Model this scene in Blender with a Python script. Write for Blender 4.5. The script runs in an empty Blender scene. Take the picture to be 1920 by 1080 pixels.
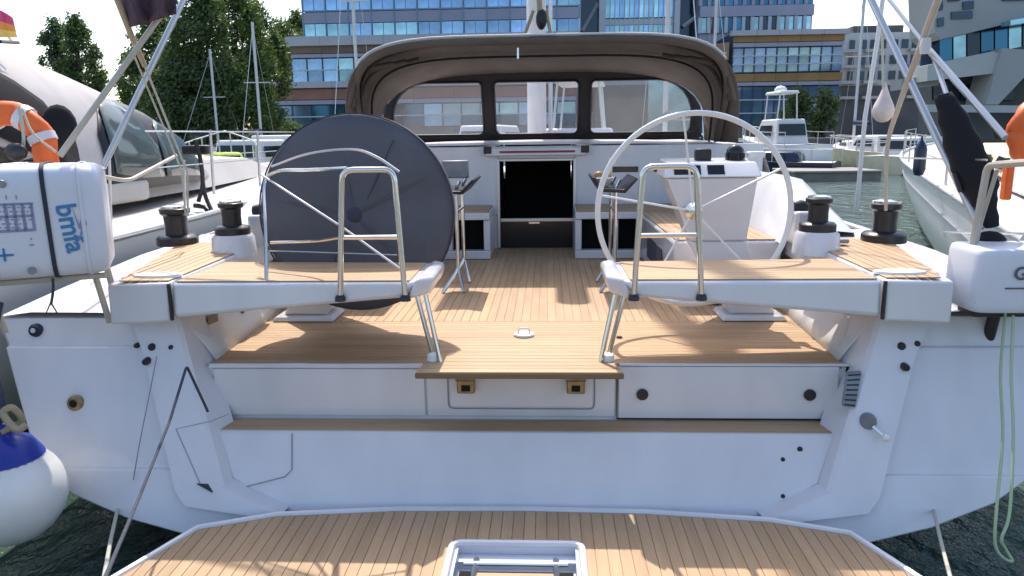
import bpy, math, random
from mathutils import Vector, Matrix, noise
random.seed(7)
S = bpy.context.scene
C = S.collection
R = math.radians

# ------------------------------------------------------------ camera
CAM = Vector((0.138, 0.0, 2.1)); FPX = 1386.0
yaw, pit, rol = R(2.8), R(11.6), R(-0.77)
_r = Vector((math.cos(yaw), math.sin(yaw), 0)); _f = Vector((-math.sin(yaw), math.cos(yaw), 0))
FWD = _f*math.cos(pit) - Vector((0, 0, 1))*math.sin(pit)
_u = _f*math.sin(pit) + Vector((0, 0, 1))*math.cos(pit)
RT = _r*math.cos(rol) + _u*math.sin(rol)
UP = -_r*math.sin(rol) + _u*math.cos(rol)
cd = bpy.data.cameras.new('camera'); cam = bpy.data.objects.new('camera', cd); C.objects.link(cam)
cd.sensor_width = 36; cd.lens = 36*FPX/1920; cd.clip_end = 3000; cd.clip_start = 0.05
cam.matrix_world = Matrix(((RT.x, UP.x, -FWD.x, CAM.x), (RT.y, UP.y, -FWD.y, CAM.y), (RT.z, UP.z, -FWD.z, CAM.z), (0, 0, 0, 1)))
S.camera = cam

# ------------------------------------------------------------ sky, sun, exposure
SUN_AZ, SUN_EL = R(-9), R(56)          # azimuth from +Y, towards -X
sd = Vector((math.sin(SUN_AZ)*math.cos(SUN_EL), math.cos(SUN_AZ)*math.cos(SUN_EL), math.sin(SUN_EL)))
w = bpy.data.worlds.new('World'); S.world = w; w.use_nodes = True
nt = w.node_tree; bg = nt.nodes['Background']
sk = nt.nodes.new('ShaderNodeTexSky'); sk.sky_type = 'NISHITA'; sk.sun_disc = False
sk.sun_elevation = SUN_EL; sk.sun_rotation = SUN_AZ; sk.air_density = 1.0; sk.dust_density = 2.5; sk.ozone_density = 1.0
nt.links.new(sk.outputs[0], bg.inputs[0]); bg.inputs[1].default_value = 0.15
ld = bpy.data.lights.new('sun', 'SUN'); ld.energy = 2.7; ld.angle = R(0.6); ld.color = (1, .93, .83)
lo = bpy.data.objects.new('sun', ld); C.objects.link(lo); lo.rotation_euler = sd.to_track_quat('Z', 'Y').to_euler()
S.view_settings.view_transform = 'Standard'; S.view_settings.look = 'None'
S.view_settings.exposure = 0.92; S.view_settings.gamma = 1
S.view_settings.use_curve_mapping = False
S.cycles.use_denoising = True
S.cycles.max_bounces = 8; S.cycles.transparent_max_bounces = 16

# ------------------------------------------------------------ pixel to place
def at(px, py, **k):
    d = FWD + RT*((px-960)/FPX) - UP*((py-540)/FPX)
    a, v = list(k.items())[0]; i = 'XYZ'.index(a)
    return CAM + d*((v-CAM[i])/d[i])
def tr(z): return 3.47 + .5*(z-.66)      # the raked transom plane, as Y of a height
def on_tr(px, py, off=0.0):
    d = FWD + RT*((px-960)/FPX) - UP*((py-540)/FPX)
    t = (3.14-(CAM.y-.5*CAM.z))/(d.y-.5*d.z)
    p = CAM + d*t; return Vector((p.x, p.y-off, p.z))

# ------------------------------------------------------------ materials
M = {}
def mat(name, col, rough=.5, metal=0, spec=.5, coat=0, var=0, vscale=3, bump=0, bscale=40, rnd=0, stretch=None, col2=None, alpha=1, dirt=0):
    m = bpy.data.materials.new(name); m.use_nodes = True; t = m.node_tree; n = t.nodes; l = t.links
    b = n['Principled BSDF']; b.inputs['Roughness'].default_value = rough; b.inputs['Metallic'].default_value = metal
    b.inputs['Specular IOR Level'].default_value = spec; b.inputs['Coat Weight'].default_value = coat
    b.inputs['Base Color'].default_value = (*col, 1); b.inputs['Alpha'].default_value = alpha
    tc = n.new('ShaderNodeTexCoord'); mp = n.new('ShaderNodeMapping'); l.new(tc.outputs['Object'], mp.inputs[0])
    if stretch: mp.inputs['Scale'].default_value = stretch
    if var or rnd or dirt or col2:
        no = n.new('ShaderNodeTexNoise'); no.inputs['Scale'].default_value = vscale; no.inputs['Detail'].default_value = 5
        l.new(mp.outputs[0], no.inputs[0])
        mx = n.new('ShaderNodeMix'); mx.data_type = 'RGBA'
        c2 = col2 or tuple(min(1, c*(1+var)) for c in col); c1 = tuple(c*(1-var) for c in col) if not col2 else col
        mx.inputs[6].default_value = (*c1, 1); mx.inputs[7].default_value = (*c2, 1)
        rp = n.new('ShaderNodeMapRange'); rp.inputs[1].default_value = .3; rp.inputs[2].default_value = .7
        l.new(no.outputs[0], rp.inputs[0]); l.new(rp.outputs[0], mx.inputs[0])
        out = mx.outputs[2]
        if rnd:
            oi = n.new('ShaderNodeObjectInfo'); hs = n.new('ShaderNodeHueSaturation')
            r2 = n.new('ShaderNodeMapRange'); r2.inputs[3].default_value = 1-rnd; r2.inputs[4].default_value = 1+rnd
            l.new(oi.outputs['Random'], r2.inputs[0]); l.new(r2.outputs[0], hs.inputs['Value']); l.new(out, hs.inputs['Color']); out = hs.outputs[0]
        l.new(out, b.inputs['Base Color'])
        if dirt:
            r3 = n.new('ShaderNodeMapRange'); r3.inputs[3].default_value = max(0, rough-dirt); r3.inputs[4].default_value = rough+dirt
            l.new(no.outputs[0], r3.inputs[0]); l.new(r3.outputs[0], b.inputs['Roughness'])
    if bump:
        n2 = n.new('ShaderNodeTexNoise'); n2.inputs['Scale'].default_value = bscale; n2.inputs['Detail'].default_value = 4
        l.new(mp.outputs[0], n2.inputs[0]); bp = n.new('ShaderNodeBump'); bp.inputs['Strength'].default_value = bump; bp.inputs['Distance'].default_value = .01
        l.new(n2.outputs[0], bp.inputs['Height']); l.new(bp.outputs[0], b.inputs['Normal'])
    M[name] = m; return m
mat('gelcoat', (.68, .675, .695), .22, coat=.3, var=.05, vscale=2.2, dirt=.10, stretch=(2.2, 2.2, .5))
mat('gelcoat_deck', (.68, .67, .66), .4, var=.04, vscale=2.5, bump=.1, bscale=300)
mat('teak', (.43, .275, .150), .6, col2=(.50, .335, .195), vscale=6, stretch=(3, .35, 3), rnd=.09, bump=.25, bscale=60)
mat('teak_cross', (.43, .275, .150), .6, col2=(.50, .335, .195), vscale=6, stretch=(.35, 3, 3), rnd=.09, bump=.25, bscale=60)
mat('caulk', (.38, .245, .14), .8)
mat('teak_edge', (.20, .12, .06), .6)
mat('steel', (.72, .70, .66), .16, metal=1, var=.05, vscale=5)
mat('rim_white', (.78, .78, .76), .35)
mat('black', (.018, .018, .022), .45, var=.2)
mat('black_cloth', (.010, .010, .014), .95)
mat('black_gloss', (.012, .012, .015), .12)
mat('winch', (.03, .03, .034), .3, metal=.3, var=.2, vscale=20)
mat('dark_hole', (.006, .006, .007), .9)  # near-black for gaps and holes; paints shade into the openings
mat('seam', (.25, .27, .32), .6)
mat('canvas', (.100, .076, .060), .85, var=.18, vscale=4, bump=.5, bscale=22)
mat('canvas_edge', (.028, .025, .028), .85, var=.1)
mat('highlight_grey', (.62, .62, .62), .6)  # pale grey for the painted hood-edge highlight, also the stay fitting
mat('cover', (.098, .103, .125), .8, var=.16, vscale=2.2, bump=.9, bscale=9)
mat('cover_seam', (.045, .05, .075), .8)
mat('grey_canvas', (.44, .42, .42), .85, var=.14, vscale=2.0, bump=.6, bscale=5)
mat('white_plastic', (.66, .68, .74), .35, var=.04, vscale=4, bump=.08, bscale=30)
mat('strap', (.02, .025, .04), .7)
mat('ink_blue', (.04, .20, .42), .5)
mat('ink_violet', (.24, .25, .40), .5)
mat('ink_grey', (.09, .09, .12), .5)
mat('orange', (.85, .15, .025), .5, var=.12, vscale=8)
mat('reflective', (.65, .65, .67), .3)
mat('bronze', (.30, .24, .13), .35, metal=.8, var=.2, vscale=30)
mat('grille', (.22, .17, .14), .5)
mat('grey_metal', (.24, .25, .27), .45, metal=.3, var=.15, vscale=15)
mat('rope_dark', (.05, .06, .09), .8, bump=.8, bscale=150)
mat('rope_light', (.50, .50, .42), .8, bump=.8, bscale=150)
mat('rope_green', (.38, .50, .30), .6)
mat('rope_tan', (.42, .34, .22), .8, bump=.8, bscale=150)
mat('alu', (.60, .60, .60), .3, metal=.7, var=.05)
mat('alu_beige', (.48, .44, .37), .45, metal=.2, var=.1)
mat('mast_white', (.66, .64, .63), .4, var=.05)
mat('maroon', (.09, .055, .075), .85, var=.2, vscale=6, bump=.6, bscale=12)
mat('flag_pink', (.55, .06, .16), .8); mat('flag_orange', (.80, .28, .06), .8); mat('flag_yellow', (.85, .55, .12), .8)
mat('fender_white', (.72, .72, .70), .35, var=.08, vscale=5)
mat('buoy_pink', (.66, .54, .50), .4, var=.1, vscale=6)
mat('deck_soft', (.50, .48, .46), .6, var=.08, vscale=1.2, bump=.2, bscale=60)
mat('fender_blue', (.01, .03, .28), .35)
mat('red_trim', (.28, .02, .04), .5)
mat('cream', (.72, .62, .42), .6, var=.1)
mat('hull_white', (.74, .74, .75), .25, coat=.2, var=.04, vscale=.8)
mat('navy', (.012, .02, .05), .3)
mat('purple', (.16, .12, .35), .6)
mat('lime', (.40, .50, .07), .8, var=.3, vscale=8)
mat('tinted', (.10, .125, .12), .08, metal=.2, var=.25, vscale=1.2)
mat('deep_tint', (.015, .02, .022), .08)
# building stuff
mat('glass_blue', (.21, .35, .55), .10, metal=.7, var=.30, vscale=.5, rnd=.25)
mat('glass_teal', (.26, .45, .55), .10, metal=.7, var=.35, vscale=.5, rnd=.28)
mat('glass_dark', (.03, .05, .08), .10, metal=.5, rnd=.3)
mat('glass_navy', (.03, .12, .22), .08, metal=.7, rnd=.3)
mat('spandrel', (.33, .34, .43), .5, var=.06, vscale=.4, rnd=.07)
mat('ledge', (.42, .43, .46), .6, var=.08, vscale=.3)
mat('bronze_clad', (.16, .105, .07), .5, var=.15, vscale=.4, rnd=.12)
mat('red_clad', (.26, .12, .08), .5, var=.2, vscale=.4, rnd=.12)
mat('ochre_clad', (.30, .18, .06), .5, var=.15, vscale=.4, rnd=.10)
mat('tan_clad', (.45, .28, .15), .6, var=.05)
mat('mullion', (.20, .30, .42), .5)
mat('mullion_white', (.50, .56, .60), .5)
mat('dark_frame', (.03, .05, .09), .5)
mat('concrete', (.40, .40, .39), .85, var=.12, vscale=.15, bump=.2, bscale=2)
mat('concrete_pale', (.50, .50, .48), .85, var=.10, vscale=.15)
mat('concrete_dark', (.13, .13, .13), .85, var=.2, vscale=.3)
mat('white_wall', (.58, .58, .58), .8, var=.06, vscale=.3)
mat('quay', (.16, .155, .15), .9, var=.2, vscale=.4)
mat('paving', (.28, .27, .25), .9, var=.15, vscale=.5)
mat('wood_dock', (.24, .21, .18), .8, var=.2, vscale=2)
mat('bark', (.07, .05, .035), .9, var=.3, vscale=4)
def leafmat(name, c1, c2):
    m = mat(name, c1, .6, col2=c2, vscale=1.3)
    return m
leafmat('leaf_dark', (.048, .080, .032), (.15, .20, .075))
leafmat('leaf_mid', (.075, .12, .035), (.21, .28, .075))
leafmat('leaf_grey', (.05, .08, .05), (.12, .16, .09))
for k in ('leaf_dark', 'leaf_mid', 'leaf_grey'):
    n = M[k].node_tree; b = n.nodes['Principled BSDF']; b.inputs['Transmission Weight'].default_value = 0
    tl = n.nodes.new('ShaderNodeBsdfTranslucent'); tl.inputs[0].default_value = (.10, .17, .03, 1)
    ms = n.nodes.new('ShaderNodeMixShader'); ms.inputs[0].default_value = .38
    o = n.nodes['Material Output']; n.links.new(b.outputs[0], ms.inputs[1]); n.links.new(tl.outputs[0], ms.inputs[2]); n.links.new(ms.outputs[0], o.inputs[0])
def vinyl():
    m = bpy.data.materials.new('clear_vinyl'); m.use_nodes = True; n = m.node_tree.nodes; l = m.node_tree.links
    o = n['Material Output']; n.remove(n['Principled BSDF'])
    tp = n.new('ShaderNodeBsdfTransparent'); tp.inputs[0].default_value = (.90, .89, .93, 1)
    gl = n.new('ShaderNodeBsdfGlossy'); gl.inputs['Roughness'].default_value = .12; gl.inputs[0].default_value = (.9, .9, .9, 1)
    df = n.new('ShaderNodeBsdfTranslucent'); df.inputs[0].default_value = (.75, .74, .76, 1)
    tc = n.new('ShaderNodeTexCoord'); no = n.new('ShaderNodeTexNoise'); no.inputs['Scale'].default_value = 5; l.new(tc.outputs['Object'], no.inputs[0])
    bp = n.new('ShaderNodeBump'); bp.inputs['Strength'].default_value = .4; l.new(no.outputs[0], bp.inputs['Height']); l.new(bp.outputs[0], gl.inputs['Normal'])
    m1 = n.new('ShaderNodeMixShader'); m1.inputs[0].default_value = .055; l.new(tp.outputs[0], m1.inputs[1]); l.new(df.outputs[0], m1.inputs[2])
    m2 = n.new('ShaderNodeMixShader'); m2.inputs[0].default_value = .05; l.new(m1.outputs[0], m2.inputs[1]); l.new(gl.outputs[0], m2.inputs[2])
    l.new(m2.outputs[0], o.inputs[0]); M['vinyl'] = m
vinyl()
def water():
    m = bpy.data.materials.new('sea_water'); m.use_nodes = True; n = m.node_tree.nodes; l = m.node_tree.links; b = n['Principled BSDF']
    b.inputs['Base Color'].default_value = (.06, .10, .085, 1); b.inputs['Roughness'].default_value = .08; b.inputs['IOR'].default_value = 1.33
    tc = n.new('ShaderNodeTexCoord'); mp = n.new('ShaderNodeMapping'); mp.inputs['Scale'].default_value = (1, .7, 1); l.new(tc.outputs['Object'], mp.inputs[0])
    a = n.new('ShaderNodeTexNoise'); a.inputs['Scale'].default_value = 2.2; a.inputs['Detail'].default_value = 6; a.inputs['Roughness'].default_value = .55; l.new(mp.outputs[0], a.inputs[0])
    c = n.new('ShaderNodeTexNoise'); c.inputs['Scale'].default_value = .35; c.inputs['Detail'].default_value = 3; l.new(mp.outputs[0], c.inputs[0])
    ad = n.new('ShaderNodeMath'); ad.operation = 'MULTIPLY_ADD'; l.new(c.outputs[0], ad.inputs[0]); ad.inputs[1].default_value = 1.5; l.new(a.outputs[0], ad.inputs[2])
    bp = n.new('ShaderNodeBump'); bp.inputs['Strength'].default_value = .9; bp.inputs['Distance'].default_value = .30
    l.new(ad.outputs[0], bp.inputs['Height']); l.new(bp.outputs[0], b.inputs['Normal']); M['water'] = m
water()

# ------------------------------------------------------------ mesh kit
class MB:
    def __init__(s): s.v = []; s.f = []
    def add(s, vs, fs):
        o = len(s.v); s.v += [Vector(p) for p in vs]; s.f += [tuple(i+o for i in f) for f in fs]; return s
    def box(s, a, b):                                   # two opposite corners
        x0, y0, z0 = a; x1, y1, z1 = b
        return s.add([(x0,y0,z0),(x1,y0,z0),(x1,y1,z0),(x0,y1,z0),(x0,y0,z1),(x1,y0,z1),(x1,y1,z1),(x0,y1,z1)],
                     [(0,3,2,1),(4,5,6,7),(0,1,5,4),(1,2,6,5),(2,3,7,6),(3,0,4,7)])
    def hexa(s, lo, hi):                                # two quads
        return s.add(list(lo)+list(hi), [(3,2,1,0),(4,5,6,7),(0,1,5,4),(1,2,6,5),(2,3,7,6),(3,0,4,7)])
    def prism(s, poly, off):                            # polygon of 3D points swept by a vector
        n = len(poly); off = Vector(off)
        return s.add(list(poly)+[Vector(p)+off for p in poly],
                     [tuple(range(n-1, -1, -1)), tuple(range(n, 2*n))]+[(i, (i+1) % n, n+(i+1) % n, n+i) for i in range(n)])
    def tube(s, pts, r, n=8, close=False, r1=None):
        pts = [Vector(p) for p in pts]; k = len(pts); rings = []
        prev = None
        for i, p in enumerate(pts):
            a = pts[(i-1) % k] if (close or i > 0) else p; b = pts[(i+1) % k] if (close or i < k-1) else p
            t = (b-a).normalized()
            if prev is None: u = t.cross(Vector((0, 0, 1)) if abs(t.z) < .9 else Vector((1, 0, 0))).normalized()
            else: u = (prev - t*prev.dot(t)).normalized()
            prev = u; v = t.cross(u); rr = r if r1 is None else r+(r1-r)*i/(k-1)
            rings.append([p+(u*math.cos(2*math.pi*j/n)+v*math.sin(2*math.pi*j/n))*rr for j in range(n)])
        vs = [q for g in rings for q in g]; fs = []
        for i in range(k if close else k-1):
            for j in range(n):
                i2 = (i+1) % k; j2 = (j+1) % n
                fs.append((i*n+j, i*n+j2, i2*n+j2, i2*n+j))
        if not close: fs += [tuple(range(n-1, -1, -1)), tuple((k-1)*n+j for j in range(n))]
        return s.add(vs, fs)
    def lathe(s, prof, c, n=24, axis='Z'):              # prof: (r, h)
        vs = []; fs = []; c = Vector(c)
        for r, h in prof:
            for j in range(n):
                a = 2*math.pi*j/n; q = (r*math.cos(a), r*math.sin(a), h)
                if axis == 'Y': q = (q[0], q[2], q[1])
                if axis == 'X': q = (q[2], q[0], q[1])
                vs.append(c+Vector(q))
        for i in range(len(prof)-1):
            for j in range(n): fs.append((i*n+j, i*n+(j+1) % n, (i+1)*n+(j+1) % n, (i+1)*n+j))
        fs += [tuple(range(n-1, -1, -1)), tuple((len(prof)-1)*n+j for j in range(n))]
        return s.add(vs, fs)
    def grid(s, rows, close_u=False):                   # rows of points
        m = len(rows[0]); vs = [q for r_ in rows for q in r_]; fs = []
        for i in range(len(rows)-1):
            for j in range(m if close_u else m-1): fs.append((i*m+j, i*m+(j+1) % m, (i+1)*m+(j+1) % m, (i+1)*m+j))
        return s.add(vs, fs)
    def ball(s, c, r, sx=1, sy=1, sz=1, n=20):
        c = Vector(c); rows = []
        for i in range(n//2+1):
            a = math.pi*i/(n//2); rr = max(1e-4, math.sin(a))*r
            rows.append([c+Vector((rr*math.cos(2*math.pi*j/n)*sx, rr*math.sin(2*math.pi*j/n)*sy, r*math.cos(a)*sz)) for j in range(n)])
        return s.grid(rows, True)
    def build(s, name, m, parent=None, smooth=None, bevel=0, solid=0, me=None, subs=0):
        W = wpos(parent)
        d = bpy.data.meshes.new(name); d.from_pydata([p-W for p in s.v], [], s.f); d.update()
        d.materials.append(M[m])
        if smooth is not None:
            for p in d.polygons: p.use_smooth = True
            d.set_sharp_from_angle(angle=R(smooth))
        o = bpy.data.objects.new(name, d); C.objects.link(o)
        if parent: o.parent = parent
        if solid: md = o.modifiers.new('solid', 'SOLIDIFY'); md.thickness = solid; md.offset = 0
        if bevel:
            md = o.modifiers.new('bevel', 'BEVEL'); md.width = bevel; md.segments = 2; md.limit_method = 'ANGLE'; md.angle_limit = R(35)
            for p in d.polygons: p.use_smooth = True
            d.set_sharp_from_angle(angle=R(50)); md.harden_normals = False
        if subs: md = o.modifiers.new('subdiv', 'SUBSURF'); md.levels = subs; md.render_levels = subs
        return o
def wpos(o):
    p = Vector((0, 0, 0))
    while o: p = p+o.location; o = o.parent
    return p
def thing(name, loc, label, cat, group=None):
    o = bpy.data.objects.new(name, None); C.objects.link(o); o.location = loc; o['label'] = label; o['category'] = cat
    if group: o['group'] = group
    return o
def tag(o, label, cat, group=None):
    o['label'] = label; o['category'] = cat
    if group: o['group'] = group
    return o
def struct(o, kind='structure'): o['kind'] = kind; return o
def inst(src, loc, parent, name=None):                  # shared mesh copy of a piece, world position given
    o = src.copy(); C.objects.link(o); o.parent = parent; o.location = Vector(loc)-wpos(parent); return o
def arc(cx, cz, r, a0, a1, n, y): return [Vector((cx+r*math.cos(R(a0+(a1-a0)*i/n)), y, cz+r*math.sin(R(a0+(a1-a0)*i/n)))) for i in range(n+1)]
def curve(pts, n=8):                                    # Catmull-Rom through points
    pts = [Vector(p) for p in pts]; P = [pts[0]*2-pts[1]]+pts+[pts[-1]*2-pts[-2]]; out = []
    for i in range(1, len(P)-2):
        for j in range(n):
            t = j/n; a, b, c, d = P[i-1], P[i], P[i+1], P[i+2]
            out.append(.5*((2*b)+(c-a)*t+(2*a-5*b+4*c-d)*t*t+(3*b-a-3*c+d)*t**3))
    out.append(pts[-1]); return out
def fillet(pts, r=.06, n=5):                            # polyline with rounded corners
    pts = [Vector(p) for p in pts]; out = [pts[0]]
    for i in range(1, len(pts)-1):
        a, b, c = pts[i-1], pts[i], pts[i+1]; u = (a-b); v = (c-b); k = min(r, u.length/2, v.length/2)
        p, q = b+u.normalized()*k, b+v.normalized()*k
        for j in range(n+1): t = j/n; out.append(p*(1-t)**2+b*2*t*(1-t)+q*t*t)
    out.append(pts[-1]); return out
def clip(poly, ax, lo, hi):
    for sgn, lim in ((1, lo), (-1, -hi)):
        out = []
        for i in range(len(poly)):
            a, b = poly[i-1], poly[i]; da, db = sgn*a[ax]-lim, sgn*b[ax]-lim
            if (da >= 0) != (db >= 0): t = da/(da-db); out.append((a[0]+(b[0]-a[0])*t, a[1]+(b[1]-a[1])*t))
            if db >= 0: out.append(b)
        poly = out
        if len(poly) < 3: return []
    return poly
def planks(parent, poly, z, ax, pitch=.052, gap=.0035, th=.0035, start=None, matname=None, other=None):
    """teak boards laid side by side; ax = axis across which they are spaced; poly in (x, y)"""
    lo = min(p[ax] for p in poly); hi = max(p[ax] for p in poly); a = lo if start is None else start
    n = 0
    while a < hi-1e-4:
        q = clip(poly, ax, a+gap/2, min(a+pitch-gap/2, hi))
        segs = [q] if other is None else other(q, a+pitch/2)
        for q in segs:
            if len(q) >= 3 and (max(p[ax] for p in q)-min(p[ax] for p in q)) > .008:
                MB().prism([Vector((x, y, z)) for x, y in ccw(q)], (0, 0, th)).build('plank', matname or ('teak' if ax == 0 else 'teak_cross'), parent); n += 1
        a += pitch
    return n
def ccw(q):
    A = sum(q[i-1][0]*q[i][1]-q[i][0]*q[i-1][1] for i in range(len(q)))
    return q if A > 0 else list(reversed(q))

# ============================================================ water, quay, pontoon
struct(MB().add([(-900,-60,0),(900,-60,0),(900,900,0),(-900,900,0)], [(0,1,2,3)]).build('water', 'water'))
q = MB().box((-300,74,-2),(300,76.5,1.55)); struct(q.build('quay_wall', 'quay', bevel=.05))
struct(MB().box((-300,76.5,-2),(300,400,1.5)).build('quay_ground', 'paving'))
po = struct(MB().box((-14,-2.4,.12),(14,.9,.5)).build('pontoon', 'wood_dock', bevel=.02))

# ============================================================ OUR YACHT
Y = thing('sailing_yacht', (0, 3.5, 0), 'white sailing yacht seen from its open stern with teak cockpit and brown sprayhood', 'yacht')
# --- hull: sections from the transom forward
def hull_sec(t):
    Yy = 3.73 + t*12.0
    bw = 2.82*(1-max(0, (t-.25)/.75)**2.1) if t > .25 else 2.82
    sheer = 1.18 + .10*min(1, t*8) + .35*max(0, t-.2)
    return Yy, bw, sheer
shape = [(1.0, 1.0), (.972, .907), (.922, .678), (.869, .441), (.787, .326), (.681, .242), (.582, .191), (.3, .10), (0, .06)]
rows = []
for i in range(25):
    t = i/24; Yy, bw, sh = hull_sec(t); k = t**2
    pts = []
    for s_ in (-1, 1):
        seq = shape if s_ < 0 else list(reversed(shape))[1:]
        for fx, fz in seq:
            z = sh*fz - min(1, t*5)*.36*(1-fz)
            x = s_*bw*fx*(1-k*.25*(1-fz))
            y = Yy if t > 0 else Yy
            yy = y - .5*max(0, 1.18-z)*(1-min(1, t*6))
            pts.append(Vector((x, yy, z)))
    rows.append(pts)
MB().grid(rows).build('hull', 'gelcoat', Y, smooth=40)
# deck sheet (white) at sheer, outboard of cockpit
d = MB()
for s_ in (-1, 1):
    outer = []; inner = []
    for i in range(25):
        Yy, bw, sh = hull_sec(i/24); outer.append(Vector((s_*bw, Yy, sh))); 
        inner.append(Vector((s_*min(bw, (1.98 if Yy < 5 else 1.98 if Yy < 7.4 else 1.5)), Yy, sh+(.0 if i else 0))))
    d.grid([outer, inner] if s_ > 0 else [inner, outer])
d.build('deck', 'gelcoat_deck', Y, smooth=30)
fd = MB()
rr = []
for i in range(15, 25):
    Yy, bw, sh = hull_sec(i/24); rr.append([Vector((x*bw, Yy, sh+.06*(1-x*x)-.003)) for x in (-1, -.5, 0, .5, 1)])
fd.grid(rr).build('foredeck', 'gelcoat_deck', Y, smooth=30)
# --- aft panels either side (raked), three bands with fine steps
edge = [(2.82, 1.18), (2.74, 1.07), (2.60, .80), (2.45, .52), (2.22, .385), (1.92, .285), (1.64, .225), (1.2, .16)]
def band(z_hi, z_lo):
    """outline between two heights, outboard edge follows the hull"""
    out = []
    def xe(z):
        for (xa, za), (xb, zb) in zip(edge, edge[1:]):
            if zb <= z <= za: return xb+(xa-xb)*(z-zb)/(za-zb)
        return edge[-1][0]
    pts = [(xe(z_hi), z_hi)]+[(x, z) for x, z in edge if z_lo < z < z_hi]+[(xe(z_lo), z_lo)]
    return pts
for s_ in (-1, 1):
    for (zh, zl, off) in ((1.18, 1.028, .0), (1.044, .478, -.026), (.496, .17, -.052)):
        pts = band(zh, zl)
        inn = [(1.86, zl), (1.88, zh)] if zl > 1 else [(1.62, zl), (1.84, zh)] if zl > .4 else [(1.15, zl), (1.15, .31), (1.56, .39), (1.62, zh)]
        poly = [(x, z) for x, z in pts]+inn
        P3 = [Vector((s_*x, tr(z)+off, z)) for x, z in poly]
        if s_ > 0: P3.reverse()
        MB().prism(P3, (0, .05, 0)).build('transom_panel', 'gelcoat', Y, bevel=.009)
    # frame of the opening (stands proud of the panels)
    fo = [(2.05, 1.215), (1.93, 1.0), (1.69, .42), (1.63, .355), (1.20, .305)]
    fi = [(1.79, 1.215), (1.60, .93), (1.53, .66), (1.13, .32)]
    fi = [(1.79, 1.215), (1.68, .96), (1.545, .655), (1.45, .44), (1.15, .325)]
    rows = []
    for (xo, zo), (xi, zi) in zip(fo, fi):
        rows.append([Vector((s_*(xo+.012), tr(zo)+.0, zo-.004)), Vector((s_*xo, tr(zo)-.082, zo)), Vector((s_*(xi+.02), tr(zi)-.082, zi)), Vector((s_*xi, tr(zi)-.065, zi)), Vector((s_*(xi-.035), tr(zi)+.12, zi))])
    if s_ < 0: rows = [list(reversed(r_)) for r_ in rows]
    MB().grid(rows).build('transom_frame', 'gelcoat', Y, smooth=28)
# --- lower transom between frames
MB().prism([Vector((x, tr(z), z)) for x, z in ((-1.54, .648), (1.54, .648), (1.44, .44), (1.15, .30), (-1.15, .30), (-1.44, .44))][::-1], (0, .05, 0)).build('lower_transom', 'gelcoat', Y, bevel=.01)
# --- step tread
tread = MB().box((-1.60, 3.46, .60), (1.60, 3.66, .652)).build('step_tread', 'gelcoat', Y, bevel=.012)
planks(tread, [(-1.55, 3.475), (1.55, 3.475), (1.57, 3.628), (-1.57, 3.628)], .652, 1, pitch=.0515)
# --- riser with lockers
MB().box((-1.66, 3.645, .62), (1.66, 3.75, .935)).build('cockpit_riser', 'gelcoat', Y, bevel=.004)
MB().box((-1.615, 3.628, .672), (-.500, 3.65, .93)).build('riser_panel', 'gelcoat', Y, bevel=.005)
MB().box((-.490, 3.628, .672), (.485, 3.65, .93)).build('riser_panel', 'gelcoat', Y, bevel=.005)
def seam_rect(x0, x1, z0, z1, y, r=.03, w=.004):
    c = [Vector((x0, y, z1)), Vector((x0, y, z0)), Vector((x1, y, z0)), Vector((x1, y, z1))]
    return MB().tube(fillet(c, r), w, 6)
gd = MB().box((-.37, 3.618, .725), (.37, 3.632, .93)).build('gas_locker_door', 'gelcoat', Y, bevel=.006)
seam_rect(-.378, .378, .716, .93, 3.627).build('door_seam', 'seam', gd)
ld_ = MB().box((.50, 3.620, .668), (1.60, 3.645, .945)).build('locker_door', 'gelcoat', Y, bevel=.005)
MB().tube([(.492, 3.626, .93), (.492, 3.626, .664), (1.60, 3.626, .664)], .004, 6).build('door_seam', 'dark_hole', ld_)
MB().tube([(1.607, 3.628, .66), (1.65, 3.64, .94)], .008, 6).build('door_gap', 'dark_hole', ld_)
for x in (.62, 1.46):
    MB().lathe([(.03, 0), (.03, .008), (.02, .012), (.012, .008)], (x, 3.608, .80), 16, 'Y').build('latch', 'winch', ld_, smooth=30)
# --- folding boarding step
st = MB().prism([Vector((x, y, .965)) for x, y in ((-.50, 3.36), (.50, 3.36), (.44, 3.70), (-.44, 3.70))], (0, 0, .028)).build('boarding_step', 'teak_edge', Y, bevel=.006)
planks(st, [(-.495, 3.365), (.495, 3.365), (.44, 3.73), (-.44, 3.73)], .993, 1, pitch=.056, th=.005)
for x in (-.28, .28):
    h = MB().box((x-.045, 3.572, .815), (x+.045, 3.618, .915)).build('hinge', 'bronze', Y, bevel=.006)
    MB().lathe([(.013, -.05), (.013, .05)], (x, 3.572, .895), 10, 'X').build('hinge_pin', 'bronze', h, smooth=30)
    MB().box((x-.022, 3.566, .83), (x+.022, 3.574, .86)).build('hinge_slot', 'dark_hole', h)
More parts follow.
